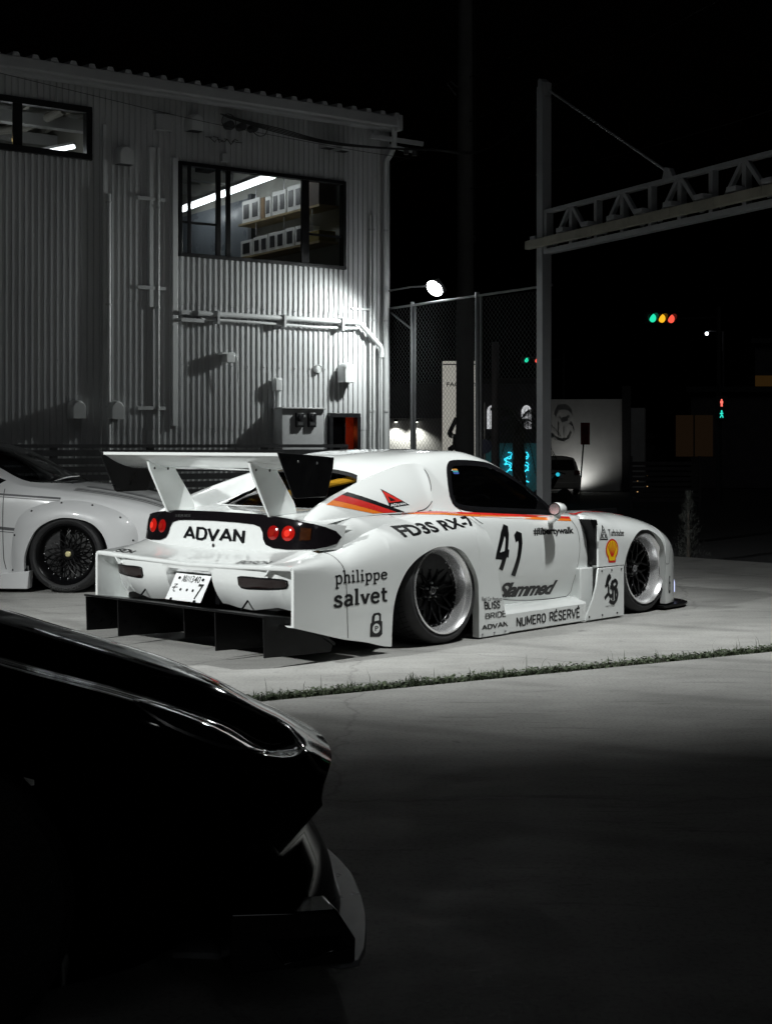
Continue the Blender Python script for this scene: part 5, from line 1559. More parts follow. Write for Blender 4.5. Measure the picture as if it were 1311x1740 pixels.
for k in range(8):
    xa = .62 + k * 1.0
    MB().box(xa - .03, xa + .03, -.04, .04, ZB + .03, ZT - .045).build('upright', GATE, gate, bevel=.003)
    MB().bar((xa - .04, -.02, ZT - .05), (xa - .36, -.02, ZB + .06), .05, .045).build('diagonal', GATE, gate, bevel=.003)
    MB().bar((xa + .04, -.02, ZT - .05), (xa + .36, -.02, ZB + .06), .05, .045).build('diagonal', GATE, gate, bevel=.003)
    MB().box(xa + .47, xa + .53, -.04, .04, ZB + .03, ZT - .045).build('upright', GATE, gate, bevel=.003)
    for q_ in (xa - .12, xa + .38):
        MB().box(q_, q_ + .14, -.16, -.04, ZB + .165, ZB + .215).build('beam_clip', GATE, gate, bevel=.003)
MB().tube([(.06, 0, 5.56), (2.38, 0, ZT + .07)], .014, 8).build('stay_rod', GATE, gate)
MB().prism([(2.32, ZT), (2.50, ZT), (2.44, ZT + .10), (2.36, ZT + .12)], -.03, .03).build('stay_lug', GATE, gate, bevel=.004)
MB().box(.07, .12, -.03, .03, 5.48, 5.62).build('stay_lug', GATE, gate)

# =================================================================== utility pole and wires
POLE = mat('concrete_pole', (.13, .127, .12), .85, var=.12, scale=4, bump=.2)
up_ = thing('utility_pole', 'tall dark concrete utility pole behind the chain link fence', 'pole', (1.43, 26, 0))
MB().tube([(0, 0, -.8), (0, 0, 12)], [.175, .125], 20).build('pole_shaft', POLE, up_)
for z in (4.6, 6.55, 7.05, 7.35, 9.3): MB().lathe([(.165 - .004 * z + .006, -.03), (.165 - .004 * z + .006, .03)], 20, 'z', c=(0, 0, z)).build('pole_band', GALV, up_)
MB().tube([(.17, -.02, 5.1), (.175, -.02, 7.0), (.16, -.02, 9.5), (.13, -.02, 11.5)], .012, 6).build('riser_cable', cb, up_)
MB().tube([(.13 + .05 * math.cos(t), -.05, 5.0 + .06 * math.sin(t)) for t in np.linspace(0, 6.3, 13)], .008, 5).build('cable_ring', GALV, up_)
MB().tube([(-.14, 0, 7.75), (-.26, 0, 7.86), (-.33, 0, 7.82), (-.16, 0, 7.60)], .014, 6).build('step_bracket', GALV, up_)
wires = [((1.43, 26, 7.1), (9, 14, 9.2)), ((1.43, 26, 7.9), (9, 14, 10.2)), ((1.43, 26, 9.4), (10, 14, 12.5)), ((1.43, 26, 5.9), (10, 16, 7.2)), ((1.43, 26, 6.9), (-5, 30, 6.2))]
for k, (a, c) in enumerate(wires):
    P_ = []
    for f in np.linspace(0, 1, 14):
        p = np.array(a) + (np.array(c) - np.array(a)) * f; p[2] -= .35 * 4 * f * (1 - f); P_.append(tuple(p - np.array([1.43, 26, 0])))
    MB().tube(P_, .009, 5).build('overhead_wire', cb, up_)

# =================================================================== across the road
def bx(name, m, parent, x0, x1, y0, y1, z0, z1, bev=0): return MB().box(x0, x1, y0, y1, z0, z1).build(name, m, parent, bevel=bev)
STUC = mat('white_stucco', (.55, .55, .53), .85, var=.08, scale=1.2, bump=.15, bscale=20)
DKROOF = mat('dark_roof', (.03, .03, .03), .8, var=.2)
GZ = -.72
# low showroom with two downlights
sh_ = thing('low_showroom', 'low pale showroom with two downlights seen through the fence', 'building', (0, 52, GZ))
bx('wall', STUC, sh_, -4.5, 2.05, 0, 5, 0, 2.95); bx('roof', DKROOF, sh_, -4.6, 2.15, -.5, 5, 2.95, 3.55); bx('roof_slope', DKROOF, sh_, -4.6, 2.6, -.2, 5, 3.55, 4.2)
for k, (x, lab) in enumerate(((.36, 'downlight on the low showroom wall nearest the workshop'), (1.10, 'downlight on the low showroom wall nearest the pylon sign'))):
    t = thing('downlight', lab, 'lamp', (x, 51.85, GZ + 2.80), group='downlights on the showroom wall')
    MB().lathe([(.0, .02), (.07, .02), (.08, .12)], 14, 'z').build('lamp_can', LHEAD, t)
    MB().sphere((0, 0, .015), .05, 10, 6, (1, 1, .4)).build('lamp_bulb', lamp_mat('downlight_bulb', (1, .99, .92), 6.0), t)
    ld = bpy.data.lights.new('downlight_beam', 'SPOT'); ld.energy = 100; ld.spot_size = rad(120); ld.spot_blend = .8; ld.shadow_soft_size = .03; ld.color = (1, 1, .93)
    lo = bpy.data.objects.new('downlight_beam', ld); COL.objects.link(lo); lo.parent = t; lo.location = (0, -.12, -.02)
# pylon sign
SIGNW = mat('lit_sign_face', (.7, .69, .64), .6, emit=(1, .97, .86), estr=.30, var=.05, scale=1)
py_ = thing('pylon_sign', 'tall pale lit pylon sign half hidden behind the utility pole', 'sign', (2.05, 40, GZ))
bx('sign_body', SIGNW, py_, -.47, .55, 0, .35, 0, 4.33, .02)
SBK = mat('sign_ink', (.015, .015, .015), .6, var=.1)
def flat_text(s, x0, x1, z0, z1, y, m, parent, name='sign_lettering', bold=.02):
    V, F = text_mesh(s, bold); V = fit(V, ((x0, z0), (x1, z0), (x1, z1), (x0, z1)))
    return MB().add([(a, y, c) for a, c in V], F).build(name, m, parent, smooth=False)
flat_text('FACTORY', -.36, .50, 3.62, 3.74, -.006, SBK, py_)
for k, pl in enumerate([[(.0, 1.0), (.25, .85), (.0, .62), (.1, .45)], [(-.02, .98), (-.25, .70), (-.38, .55), (-.2, .5)], [(-.1, .55), (-.12, .2), (-.40, .08)], [(-.12, .2), (.2, .02), (.45, .15)]]):
    v, f = strokes([(resample(pl, len(pl) * 3), 1)], .17)
    MB().add([(-.08 + a * .6, -.006 - .002 * k, 1.75 + c * 1.0) for a, c in v], f).build('sign_emblem', SBK, py_, smooth=False)
flat_text('LIBERTY', -.22, .40, 1.45, 1.53, -.006, SBK, py_)
bx('sign_frame', SBK, py_, -.47, .55, -.012, -.004, 4.22, 4.25)
# white van behind the fence
# gallery with arched lit niches, wall lit teal and neon sign
ga = thing('dark_gallery', 'dark building with lit arches and a teal glowing wall behind the palm', 'building', (4.4, 50, GZ))
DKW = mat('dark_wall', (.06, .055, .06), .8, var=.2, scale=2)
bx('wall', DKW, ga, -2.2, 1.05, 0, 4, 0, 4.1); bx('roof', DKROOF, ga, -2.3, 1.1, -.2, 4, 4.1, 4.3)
ARCH = lamp_mat('lit_arch', (.95, .97, 1.0), .55)
for xx in (-.72, .48):
    P_ = [(xx - .17, 2.55)] + [(xx + .17 * math.cos(t), 3.15 + .22 * math.sin(t)) for t in np.linspace(math.pi, 0, 12)] + [(xx + .17, 2.55)]
    MB().prism(P_, -.03, -.01).build('lit_arch', ARCH, ga)
    for q_ in (-.06, .06): bx('arch_bar', FRAMEB, ga, xx + q_ - .008, xx + q_ + .008, -.05, -.035, 2.55, 3.3)
bx('teal_lit_panel', mat('teal_lit_wall', (.05, .18, .20), .7, emit=(.10, .42, .46), estr=.05, var=.3, scale=2), ga, -.95, .85, -.04, -.02, .2, 2.05)  # teal light on the wall put into its colour and emission
bx('purple_glow_panel', mat('purple_glow_wall', (.10, .06, .12), .7, emit=(.30, .14, .38), estr=.03, var=.3, scale=2), ga, .86, 1.04, -.04, -.02, .2, 2.9)  # purple glow of the wall given as weak emission
neon = thing('neon_sign', 'cyan neon sign of two twisting flames glowing beside the palm trunk', 'neon sign', (4.4, 49.85, GZ))
NEO = lamp_mat('cyan_neon', (.04, .75, 1.0), 1.6)
rnd = random.Random(11)
for cx_ in (-.17, .42):
    P_ = [(cx_ + .10 * math.sin(t * 2.3) + rnd.uniform(-.05, .05), 0, 1.72 - t * .16 + .05 * math.sin(t * 5)) for t in np.linspace(0, 6.5, 30)]
    MB().tube(catmull(P_, 3), .024, 6).build('neon_tube', NEO, neon)
    P_ = [(cx_ + .13 * math.cos(t * 1.9), -.02, 1.65 - t * .1) for t in np.linspace(0, 4, 16)]
    MB().tube(P_, .018, 6).build('neon_tube', NEO, neon)
# wall with the raised monogram
lw = thing('monogram_wall', 'grey plastered wall with a raised monogram lit from below', 'wall', (7.6, 62, GZ), rad(-12))
bx('wall', STUC, lw, -1.2, 2.55, 0, .35, 0, 3.95); bx('wall_return', STUC, lw, 2.75, 3.45, 1.3, 3.0, 0, 3.6)
bx('wall_post', DKROOF, lw, 2.55, 2.92, -.15, .2, 0, 4.5)
for k, pl in enumerate([[(.62, .95), (.50, .75), (.62, .62), (.62, .16)], [(.62, .92), (.85, .92), (1.0, .78), (.88, .60), (.62, .54)], [(.70, .56), (.98, .48), (1.05, .30), (.95, .10), (.72, .0), (.48, .06), (.36, .18)], [(.80, .50), (.80, .16)], [(.25, .95), (.10, .70), (.25, .55), (.22, .25), (.05, .2)]]):
    v, f = strokes([(resample(pl, len(pl) * 3), 1)], .10)
    bb = MB()
    n0 = len(v)
    bb.add([(-.85 + a * 1.25, -.02 - .003 * k, 2.05 + c * 1.5) for a, c in v], f).add([(-.85 + a * 1.25, -.05 - .003 * k, 2.05 + c * 1.5) for a, c in v], f)
    for i in range(0, n0 - 2, 2):
        for j in (0, 1):
            bb.add([(-.85 + 1.25 * v[i + j][0], -.02 - .003 * k, 2.05 + v[i + j][1] * 1.5), (-.85 + 1.25 * v[i + j + 2][0], -.02 - .003 * k, 2.05 + v[i + j + 2][1] * 1.5), (-.85 + 1.25 * v[i + j + 2][0], -.05 - .003 * k, 2.05 + v[i + j + 2][1] * 1.5), (-.85 + 1.25 * v[i + j][0], -.05 - .003 * k, 2.05 + v[i + j][1] * 1.5)], [(0, 1, 2, 3)])
    bb.build('raised_letter', STUC, lw, smooth=False)
ul = thing('uplight', 'ground uplight at the foot of the monogram wall behind the parked hatchback', 'lamp', (8.1, 61.1, GZ))
MB().lathe([(0, .12), (.10, .12), (.12, .0)], 14, 'z').build('lamp_can', LHEAD, ul)
MB().sphere((0, 0, .13), .06, 10, 6, (1, 1, .4)).build('lamp_bulb', lamp_mat('uplight_bulb', (1, .99, .95), 5.0), ul)
ld = bpy.data.lights.new('uplight_beam', 'SPOT'); ld.energy = 50; ld.spot_size = rad(165); ld.spot_blend = .7; ld.shadow_soft_size = .05; ld.color = (1, 1, .97)
lo = bpy.data.objects.new('uplight_beam', ld); COL.objects.link(lo); lo.parent = ul; lo.location = (0, 0, .25); lo.rotation_euler = Vector((0, .55, 1)).to_track_quat('-Z', 'Y').to_euler()
# red signboard on a leaning post
rs = thing('red_signboard', 'red signboard on a thin dark post in front of the monogram wall', 'sign', (6.42, 47, GZ))
MB().tube([(-.12, 0, 0), (.08, 0, 2.60)], .025, 8).build('post', FRAMEB, rs)
MB().box(-.06, .24, -.03, .0, 2.00, 2.72).build('board', mat('red_board', (.16, .010, .012), .5, var=.1), rs, bevel=.01)
MB().box(.0, .18, -.036, -.031, 2.35, 2.60).build('board_panel', mat('board_panel', (.10, .006, .008), .5, var=.1), rs)

# palm tree
def palm(label, loc, h, n, L_, seed, r0=.2):
    rnd = random.Random(seed); t = thing('palm_tree', label, 'tree', loc)
    P_ = [(.03 * math.sin(i), .02 * math.cos(i * 1.7), h * i / 24) for i in range(25)]
    R_ = [r0 * (1.05 - .25 * i / 24) * (1 + .07 * (i % 2)) for i in range(25)]
    MB().tube(P_, R_, 14).build('trunk', mat('palm_bark', (.075, .06, .045), .9, var=.4, scale=12, bump=.8, bscale=30), t)
    b = MB()
    for k in range(n):
        a = 2 * math.pi * k / n + rnd.uniform(-.2, .2); el = rnd.uniform(-.5, 1.2); l = L_ * rnd.uniform(.8, 1.1); c, s = math.cos(a), math.sin(a); pr = None
        for i in range(13):
            f = i / 12; rr_ = l * f * math.cos(el) * (1 - .1 * f) + .05; z = h + l * (f * math.sin(el) - .75 * f * f)
            p = np.array([c * rr_, s * rr_, z])
            if pr is not None:
                b.bar(pr, p, .018, .012)
                for sg in (-1, 1):
                    ll = .42 * math.sin(math.pi * (.12 + .84 * f)) + .05
                    d = (p - pr) / np.linalg.norm(p - pr); side = np.array([-s, c, 0]) * sg
                    for q_ in (0, .5):
                        o_ = pr + (p - pr) * q_; tip = o_ + side * ll * .8 + d * ll * .5 + np.array([0, 0, -ll * rnd.uniform(.25, .6)])
                        b.add([o_ - d * .012, o_ + d * .012, tip], [(0, 1, 2)])
            pr = p
    b.build('crown', mat('palm_leaf', (.035, .05, .025), .6, var=.4, scale=6), t, smooth=False)
    return t
palm('dark palm tree standing in front of the neon sign', (4.12, 44.5, GZ), 2.75, 26, 1.5, 4, .20)
# dark street poles
for (px, d, h, r_, lab) in ((841, 42, 5.0, .13, 'dark street pole left of the palm tree'), (812, 38, 3.3, .07, 'thin dark pole beside the pylon sign')):
    t = thing('street_pole', lab, 'pole', ((px - 655.5) / 2440 * d, d, GZ))
    MB().tube([(0, 0, 0), (0, 0, h)], [r_, r_ * .8], 12).build('pole_shaft', DKW, t)
    MB().lathe([(r_ + .012, 0), (r_ + .012, .08)], 12, 'z', c=(0, 0, h * .6)).build('pole_band', LHEAD, t)
# round no-parking style disc on the thin pole
dsc = thing('round_road_sign', 'small round dark road sign low on a pole beside the arches', 'sign', ((823 - 655.5) / 2440 * 41, 41, GZ))
MB().tube([(0, 0, 0), (0, 0, 3.2)], .03, 8).build('post', GALV, dsc)
MB().lathe([(0, -.04), (.2, -.04), (.21, -.03), (.21, -.02)], 24, 'y', c=(0, 0, 1.95)).build('disc', mat('blue_disc', (.02, .025, .06), .5, var=.1), dsc)

# hatchback parked far behind
FARC = mat('champagne_paint', (.62, .60, .54), .35, coat=.8, rvar=.05)
hc = thing('parked_hatchback', 'pale hatchback seen from behind, parked beside the gate post', 'car', (6.80, 56.5, GZ))
pr_ = [(-.84, .25), (-.86, .62), (-.84, .92), (-.78, 1.0), (-.70, 1.30), (-.60, 1.47), (-.35, 1.53), (0, 1.55)]
pr_ = pr_ + [(-a, c) for a, c in pr_[::-1][1:]]
G = []
for y, sx_, sz, z0 in ((0, .96, .97, 0), (.12, 1, 1, 0), (1.2, 1, 1.01, 0), (2.6, 1, .97, 0), (3.2, .97, .72, 0), (3.9, .9, .62, 0)):
    G.append([(a * sx_, y + (.18 * max(0, c - .9) if y < 1 else 0), c * sz) for a, c in pr_])
bb = MB().grid(G); bb.add(G[0], [tuple(range(len(pr_)))]).add(G[-1], [tuple(range(len(pr_)))]); bb.build('body', FARC, hc, 40)
MB().add([(-.64, .015, 1.02), (.64, .015, 1.02), (.55, .095, 1.40), (-.55, .095, 1.40)], [(0, 1, 2, 3)]).build('rear_window', mat('dark_car_glass', (.01, .01, .012), .08, rvar=.03), hc)
for sx_ in (-1, 1):
    bx('tail_lamp', mat('dull_tail_lamp', (.18, .03, .02), .3, rvar=.05), hc, min(sx_ * .62, sx_ * .82), max(sx_ * .62, sx_ * .82), -.02, .1, .82, .98, .02)
    MB().lathe([(0, -.09), (.18, -.09), (.29, -.08), (.30, .08)], 24, 'x', c=(sx_ * .74, .65, .30)).build('wheel', RUBBER, hc)
bx('number_plate', PLATEM, hc, -.17, .17, -.03, -.01, .68, .84); bx('bumper', FARC, hc, -.84, .84, -.06, .1, .28, .52, .03)
# small dark car with cyan reflection beside it
sc_ = thing('scooter', 'dark scooter with a cyan gleam parked left of the gate post', 'scooter', (5.35, 49.2, GZ))
MB().tube([(0, 0, .3), (.25, -.1, .62), (.5, -.2, .95)], [.12, .15, .07], 10).build('body', BLACKG, sc_)
MB().tube([(.30, -.1, 1.0), (.55, -.2, 1.06), (.75, -.3, 1.0)], .02, 6).build('handlebar', BLACKM, sc_)
for xx in (-.1, .75): MB().lathe([(.0, -.05), (.15, -.05), (.24, -.04), (.25, .04), (.15, .05)], 20, 'y', c=(xx, -.1, .25)).build('wheel', RUBBER, sc_)
MB().sphere((.5, -.24, .98), .07, 10, 6).build('lamp', lamp_mat('cyan_reflection', (.03, .6, .8), .8), sc_)  # glowing ball put in for the cyan reflection

# traffic signals
def signal(label, loc, sc__, lit, rz):
    t = thing('traffic_signal', label, 'traffic light', loc, rz)
    HS = mat('signal_housing', (.02, .021, .022), .5, var=.1)
    MB().box(-.62 * sc__, .62 * sc__, 0, .2 * sc__, -.2 * sc__, .2 * sc__).build('housing', HS, t, bevel=.05 * sc__, seg=3)
    for k, (nm, col, on) in enumerate(lit):
        x = (-.38 + .38 * k) * sc__
        if on: mm = lamp_mat('signal_' + nm, col, 1.15)
        else: mm = mat('unlit_lens', (.02, .02, .01), .3, rvar=.05)
        G = [[(x + .148 * sc__ * r_ * math.cos(a), -.02 * sc__ - .03 * sc__ * (1 - r_ * r_), .148 * sc__ * r_ * math.sin(a)) for a in np.linspace(0, 2 * math.pi, 21)] for r_ in np.linspace(0, 1, 5)]
        MB().grid(G).build('lens', mm, t)
        # hooded visor
        V = []
        G = []
        for a in np.linspace(rad(-30), rad(210), 17):
            dpt = .22 * sc__ * max(.1, math.sin((a + rad(30)) / rad(240) * math.pi)); G.append([(x + .158 * sc__ * math.cos(a), -.02 * sc__, .158 * sc__ * math.sin(a)), (x + .158 * sc__ * math.cos(a), -.02 * sc__ - dpt, .158 * sc__ * math.sin(a))])
        MB().grid(G).build('visor', HS, t)
    MB().tube([(.62 * sc__, .1, 0), (2.6 * sc__, .25, .15 * sc__)], .04, 8).build('signal_arm', HS, t)
    MB().tube([(2.6 * sc__, .25, .5), (2.6 * sc__, .25, -loc[2] + GZ)], .08, 10).build('signal_pole', HS, t)
    return t
GRN, YEL, RED = (.02, .75, .42), (1.0, .48, .02), (1.0, .10, .06)
signal('near traffic light with green, amber and red lenses glowing at the upper right', ((1123 - 655.5) / 2440 * 47, 47, 1.29 + (755 - 541) / 2440 * 47), .95, [('green', GRN, 1), ('amber', YEL, 1), ('red', RED, 1)], rad(24))
signal('far traffic light with green and red lenses beside the gate post', ((902 - 655.5) / 2440 * 82, 82, 1.29 + (755 - 612) / 2440 * 82), .95, [('green', GRN, 1), ('amber', YEL, 0), ('red', RED, 1)], rad(30))
# pedestrian signal
ps = thing('pedestrian_signal', 'pedestrian signal with a red standing figure above a green walking figure', 'traffic light', ((1225 - 655.5) / 2440 * 47, 47, 0))
zr, zg = 1.29 + (755 - 684) / 2440 * 47, 1.29 + (755 - 703) / 2440 * 47
HS = MATS['signal_housing']
bx('housing', HS, ps, -.20, .20, 0, .2, zg - .22, zr + .22, .02)
MB().tube([(0, .25, GZ), (0, .25, zr + .6)], .06, 10).build('signal_pole', HS, ps)
PR, PG = lamp_mat('ped_red', (1.0, .16, .12), 1.5), lamp_mat('ped_green', (.03, .80, .62), 1.2)
def figure(z, m, walk):
    st_ = [([(0, .03), (0, -.05)], 2.2), ([(0, .045), (0, .05)], 1)]
    P_ = [[(-.03, .05), (-.03, -.03)], [(.03, .05), (.03, -.03)], [(0, .05), (0, -.04)], [(-.012, -.04), (-.02, -.13)], [(.012, -.04), (.02, -.13)]] if not walk else [[(0, .05), (.0, -.03)], [(0, .04), (-.055, -.01)], [(0, .04), (.05, .0)], [(0, -.03), (-.05, -.13)], [(0, -.03), (.03, -.07), (.045, -.13)]]
    b = MB()
    for k, pl in enumerate(P_):
        v, f = strokes([(pl, 1)], .032 if k < 3 or walk else .028); b.add([(a, -.012 - .001 * k, z + c) for a, c in v], f)
    b.lathe([(0, -.014), (.028, -.014)], 12, 'y', c=(0, 0, z + .085))
    b.build('figure', m, ps, smooth=False)
figure(zr, PR, False); figure(zg, PG, True)
# tiny street lamp that glares at the far right
sl_ = thing('street_lamp', 'distant street lamp glaring beside the near traffic light', 'lamp', ((1200 - 655.5) / 2440 * 70, 70, GZ))
zl = 1.29 + (755 - 567) / 2440 * 70 - GZ
MB().tube([(.8, 0, 0), (.8, 0, zl + .1), (.1, 0, zl + .15)], .05, 8).build('lamp_post', DKW, sl_)
MB().sphere((0, 0, zl), .085, 10, 6).build('lamp_bulb', lamp_mat('street_bulb', (.85, .92, 1.0), 6.0), sl_)
# dark houses at the right
for (x0, x1, d, h, lab, extra) in ((14.0, 18.5, 66, 4.4, 'dark house with one dim warm wall at the right', 1), (19.0, 27.0, 74, 7.2, 'taller dark house at the right edge with an orange lit strip', 2), (9.0, 13.6, 70, 2.3, 'low dark shed behind the monogram wall', 0)):
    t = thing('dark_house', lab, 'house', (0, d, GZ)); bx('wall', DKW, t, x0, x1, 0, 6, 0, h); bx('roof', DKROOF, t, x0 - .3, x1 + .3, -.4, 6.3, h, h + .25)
    if extra == 1:
        wn_ = bx('window', mat('dim_warm_lit_wall', (.05, .035, .02), .5, emit=(.5, .27, .12), estr=.012, var=.2), t, 14.0 * .95 + 0.0, 15.0, -.04, .0, 1.45, 3.35)  # warm lit patch of wall, its light put in as weak emission
        bx('window_frame', FRAMEB, t, 14.1, 14.16, -.06, -.042, 1.45, 3.35)  # thin dark bar across the glowing wall patch
    if extra == 2:
        bx('window', mat('orange_lit_strip', (.06, .03, .01), .5, emit=(.7, .35, .08), estr=.025, var=.2), t, 18.1 + .9, 22, -.04, 0, 5.0, 5.55)  # orange lit strip of wall, the light given as emission
        bx('window', MATS['dim_warm_lit_wall'], t, 19.2, 20.6, -.04, 0, 1.4, 3.0)  # another warm lit wall patch, glowing by emission
bx_ = thing('slat_gate', 'low dark slatted gate with faint lights behind it', 'gate', (7.4, 44, GZ))
for k in range(8): bx('slat', DKW, bx_, .1, 2.2, 0, .03, .25 + k * .16, .36 + k * .16)
for x in (.1, 2.2): bx('post', DKW, bx_, x - .04, x + .04, -.02, .05, 0, 1.65)
for k in range(5): MB().sphere((.35 + (k % 2) * .30, .3, .55 + k * .17), .022, 8, 5).build('bead_lamp', lamp_mat('bead_lamp', (1, .6, .25), .55), bx_)
# pale tapering conifer at the yard edge
cf = thing('slim_conifer', 'slim greyish conifer standing at the dark yard edge in front of the car nose', 'tree', (3.62, 17.2, -.2))
rnd = random.Random(9)
MB().tube([(0, 0, 0), (0, 0, .75)], [.03, .008], 8).build('trunk', mat('conifer_bark', (.10, .085, .07), .9, var=.3), cf)
b = MB()
for k in range(2600):
    z = rnd.uniform(.02, .80) ; a = rnd.uniform(0, 6.283); r_ = (.23 * (1 - z / .86) ** .8 + .01) * math.sqrt(rnd.random()) * (.75 + .35 * math.sin(a * 3 + z * 17) + .2 * math.sin(z * 41))
    p = np.array([r_ * math.cos(a), r_ * math.sin(a), z + .12]); d = np.array([math.cos(a) * .5, math.sin(a) * .5, rnd.uniform(.3, 1)]) * rnd.uniform(.02, .05); w = np.array([-math.sin(a), math.cos(a), 0]) * .004
    b.add([p - w, p + w, p + d], [(0, 1, 2)])
b.build('crown', mat('conifer_leaf', (.10, .105, .095), .7, var=.4, scale=14), cf, smooth=False)
# =================================================================== silver show car at the left
SILV = mat('silver_white_paint', (.58, .585, .59), .34, coat=.8, rvar=.05, scale=4, var=.03)
SILV2 = mat('satin_flare_paint', (.50, .505, .51), .42, coat=.3, rvar=.06, scale=4)
PIN = mat('grey_pinstripe', (.10, .10, .105), .35, coat=.5, rvar=.05)
S_A = rad(90 - 95)
sc2 = thing('silver_show_car', 'low silver coupe with bolted wheel flares and black mesh wheels by the fence', 'car', (-2.643, 13.317, 0), S_A)
# x forward from near the front axle, y left
ST2 = [
 (-3.55, [(0, .86), (.4, .86), (.62, .83), (.74, .78), (.80, .66), (.81, .45), (.78, .25), (0, .22)]),
 (-3.2, [(0, .95), (.4, .95), (.64, .92), (.76, .86), (.83, .70), (.84, .45), (.80, .20), (0, .16)]),
 (-2.7, [(0, 1.12), (.4, 1.11), (.60, 1.06), (.78, .90), (.84, .72), (.85, .45), (.81, .14), (0, .12)]),
 (-2.1, [(0, 1.29), (.35, 1.285), (.55, 1.24), (.79, .92), (.85, .74), (.86, .45), (.82, .12), (0, .10)]),
 (-1.5, [(0, 1.325), (.35, 1.32), (.55, 1.275), (.80, .92), (.85, .75), (.86, .45), (.82, .12), (0, .10)]),
 (-1.05, [(0, 1.315), (.35, 1.30), (.57, 1.24), (.80, .92), (.85, .76), (.86, .45), (.82, .12), (0, .10)]),
 (-.75, [(0, 1.245), (.35, 1.22), (.65, 1.08), (.79, .925), (.85, .77), (.86, .45), (.82, .12), (0, .10)]),
 (-.45, [(0, 1.095), (.38, 1.06), (.70, .945), (.78, .905), (.84, .78), (.85, .45), (.81, .12), (0, .10)]),
 (-.18, [(0, .955), (.40, .935), (.66, .905), (.76, .87), (.83, .77), (.84, .45), (.80, .12), (0, .10)]),
 (.05, [(0, .915), (.40, .905), (.64, .875), (.75, .84), (.82, .75), (.83, .45), (.79, .12), (0, .10)]),
 (.35, [(0, .865), (.40, .855), (.63, .825), (.73, .79), (.80, .70), (.81, .42), (.78, .12), (0, .10)]),
 (.65, [(0, .79), (.40, .78), (.60, .755), (.70, .71), (.76, .62), (.77, .40), (.75, .12), (0, .10)]),
 (.88, [(0, .68), (.38, .67), (.55, .65), (.63, .60), (.68, .52), (.70, .36), (.68, .12), (0, .10)]),
 (.96, [(0, .56), (.36, .55), (.50, .53), (.57, .49), (.61, .42), (.63, .32), (.62, .12), (0, .10)])]
def loft(ST_, n=90, per=6, k=8):
    X = np.array([s[0] for s in ST_]); P = np.array([s[1] for s in ST_]); out = []
    for x in np.linspace(X[0], X[-1], n):
        c = np.stack([[pchip(X, P[:, j, q_], [x])[0] for q_ in (0, 1)] for j in range(k)])
        d = np.vstack([catmull(c[:k - 1], per), c[k - 1]]); out.append([(x, p[0], p[1]) for p in d])
    h = np.array(out); return np.concatenate([h[:, ::-1] * np.array([1, -1, 1]), h[:, 1:]], axis=1)
sfull = loft(ST2, 150)
WS2 = [(-.30, -.55), (-.17, -.3), (-.14, 0), (-.17, .3), (-.30, .55), (-.46, .655), (-.72, .625), (-1.0, .545), (-1.06, .3), (-1.07, 0), (-1.06, -.3), (-1.0, -.545), (-.72, -.625), (-.46, -.655)]
SW2 = [(-2.35, .97), (-2.1, 1.18), (-1.7, 1.225), (-1.15, 1.22), (-.80, 1.02), (-.68, .955), (-1.4, .95)]
def sil_wheel(p): return abs(p[1]) > .45 and (math.hypot(p[0] + .055, p[2] - .33) < .37 or math.hypot(p[0] + 2.60, p[2] - .33) < .37)
def sil_glass(p): return (p[2] > .9 and inside(WS2, p[0], p[1])) or (abs(p[1]) > .5 and p[2] > .94 and inside(SW2, p[0], p[2]))
vs, fs = cut_grid(sfull, [sil_wheel, sil_glass]); nb = sfull.shape[1]
MB().add(vs, fs + [tuple(nb * (sfull.shape[0] - 1) + j for j in range(nb)), tuple(range(nb))]).build('body', SILV, sc2, 50)
SSH = bvh_of([sfull])
lin = sfull[[i for i in range(sfull.shape[0]) if -2.6 < sfull[i, 0, 0] < -.1]].copy(); lin[:, :, 1] *= .95; lin[:, :, 2] = .2 + (lin[:, :, 2] - .2) * .97
vs, fs = cut_grid(lin, [sil_glass]); MB().add(vs, fs).build('cabin_trim', LINER, sc2)
o = patch('windscreen', WS2, top_proj(SSH, -.004), TINT, sc2, .06)
W2L = smooth_loop(WS2, 90); ring('windscreen_trim', offset_poly(W2L, .012), offset_poly(W2L, -.025), top_proj(SSH, .003), BLACKG, o)
for sd in (-1, 1):
    S2L = smooth_loop(SW2, 80)
    o = patch('side_window', [tuple(p) for p in S2L], side_proj(SSH, sd, -.003), TINT, sc2, .06)
    ring('window_trim', offset_poly(S2L, .012), offset_poly(S2L, -.022), side_proj(SSH, sd, .003), BLACKG, o)
MB().box(-1.0, -.25, -.7, .7, .55, .84).build('dashboard', LINER, sc2, bevel=.04)
for yy in (-.36, .36):
    MB().prism([(-1.7, .3), (-1.25, .34), (-1.25, .44), (-1.55, .42), (-1.72, .95), (-1.84, .97), (-1.86, .6)], yy - .2, yy + .2).build('seat', mat('red_seat', (.10, .012, .012), .7, var=.2), sc2, bevel=.03)
MB().tube(catmull([(-.30, -.5, .952), (-.26, -.2, .985), (-.24, .1, .99)], 6), .008, 6).build('wiper', BLACKM, sc2)
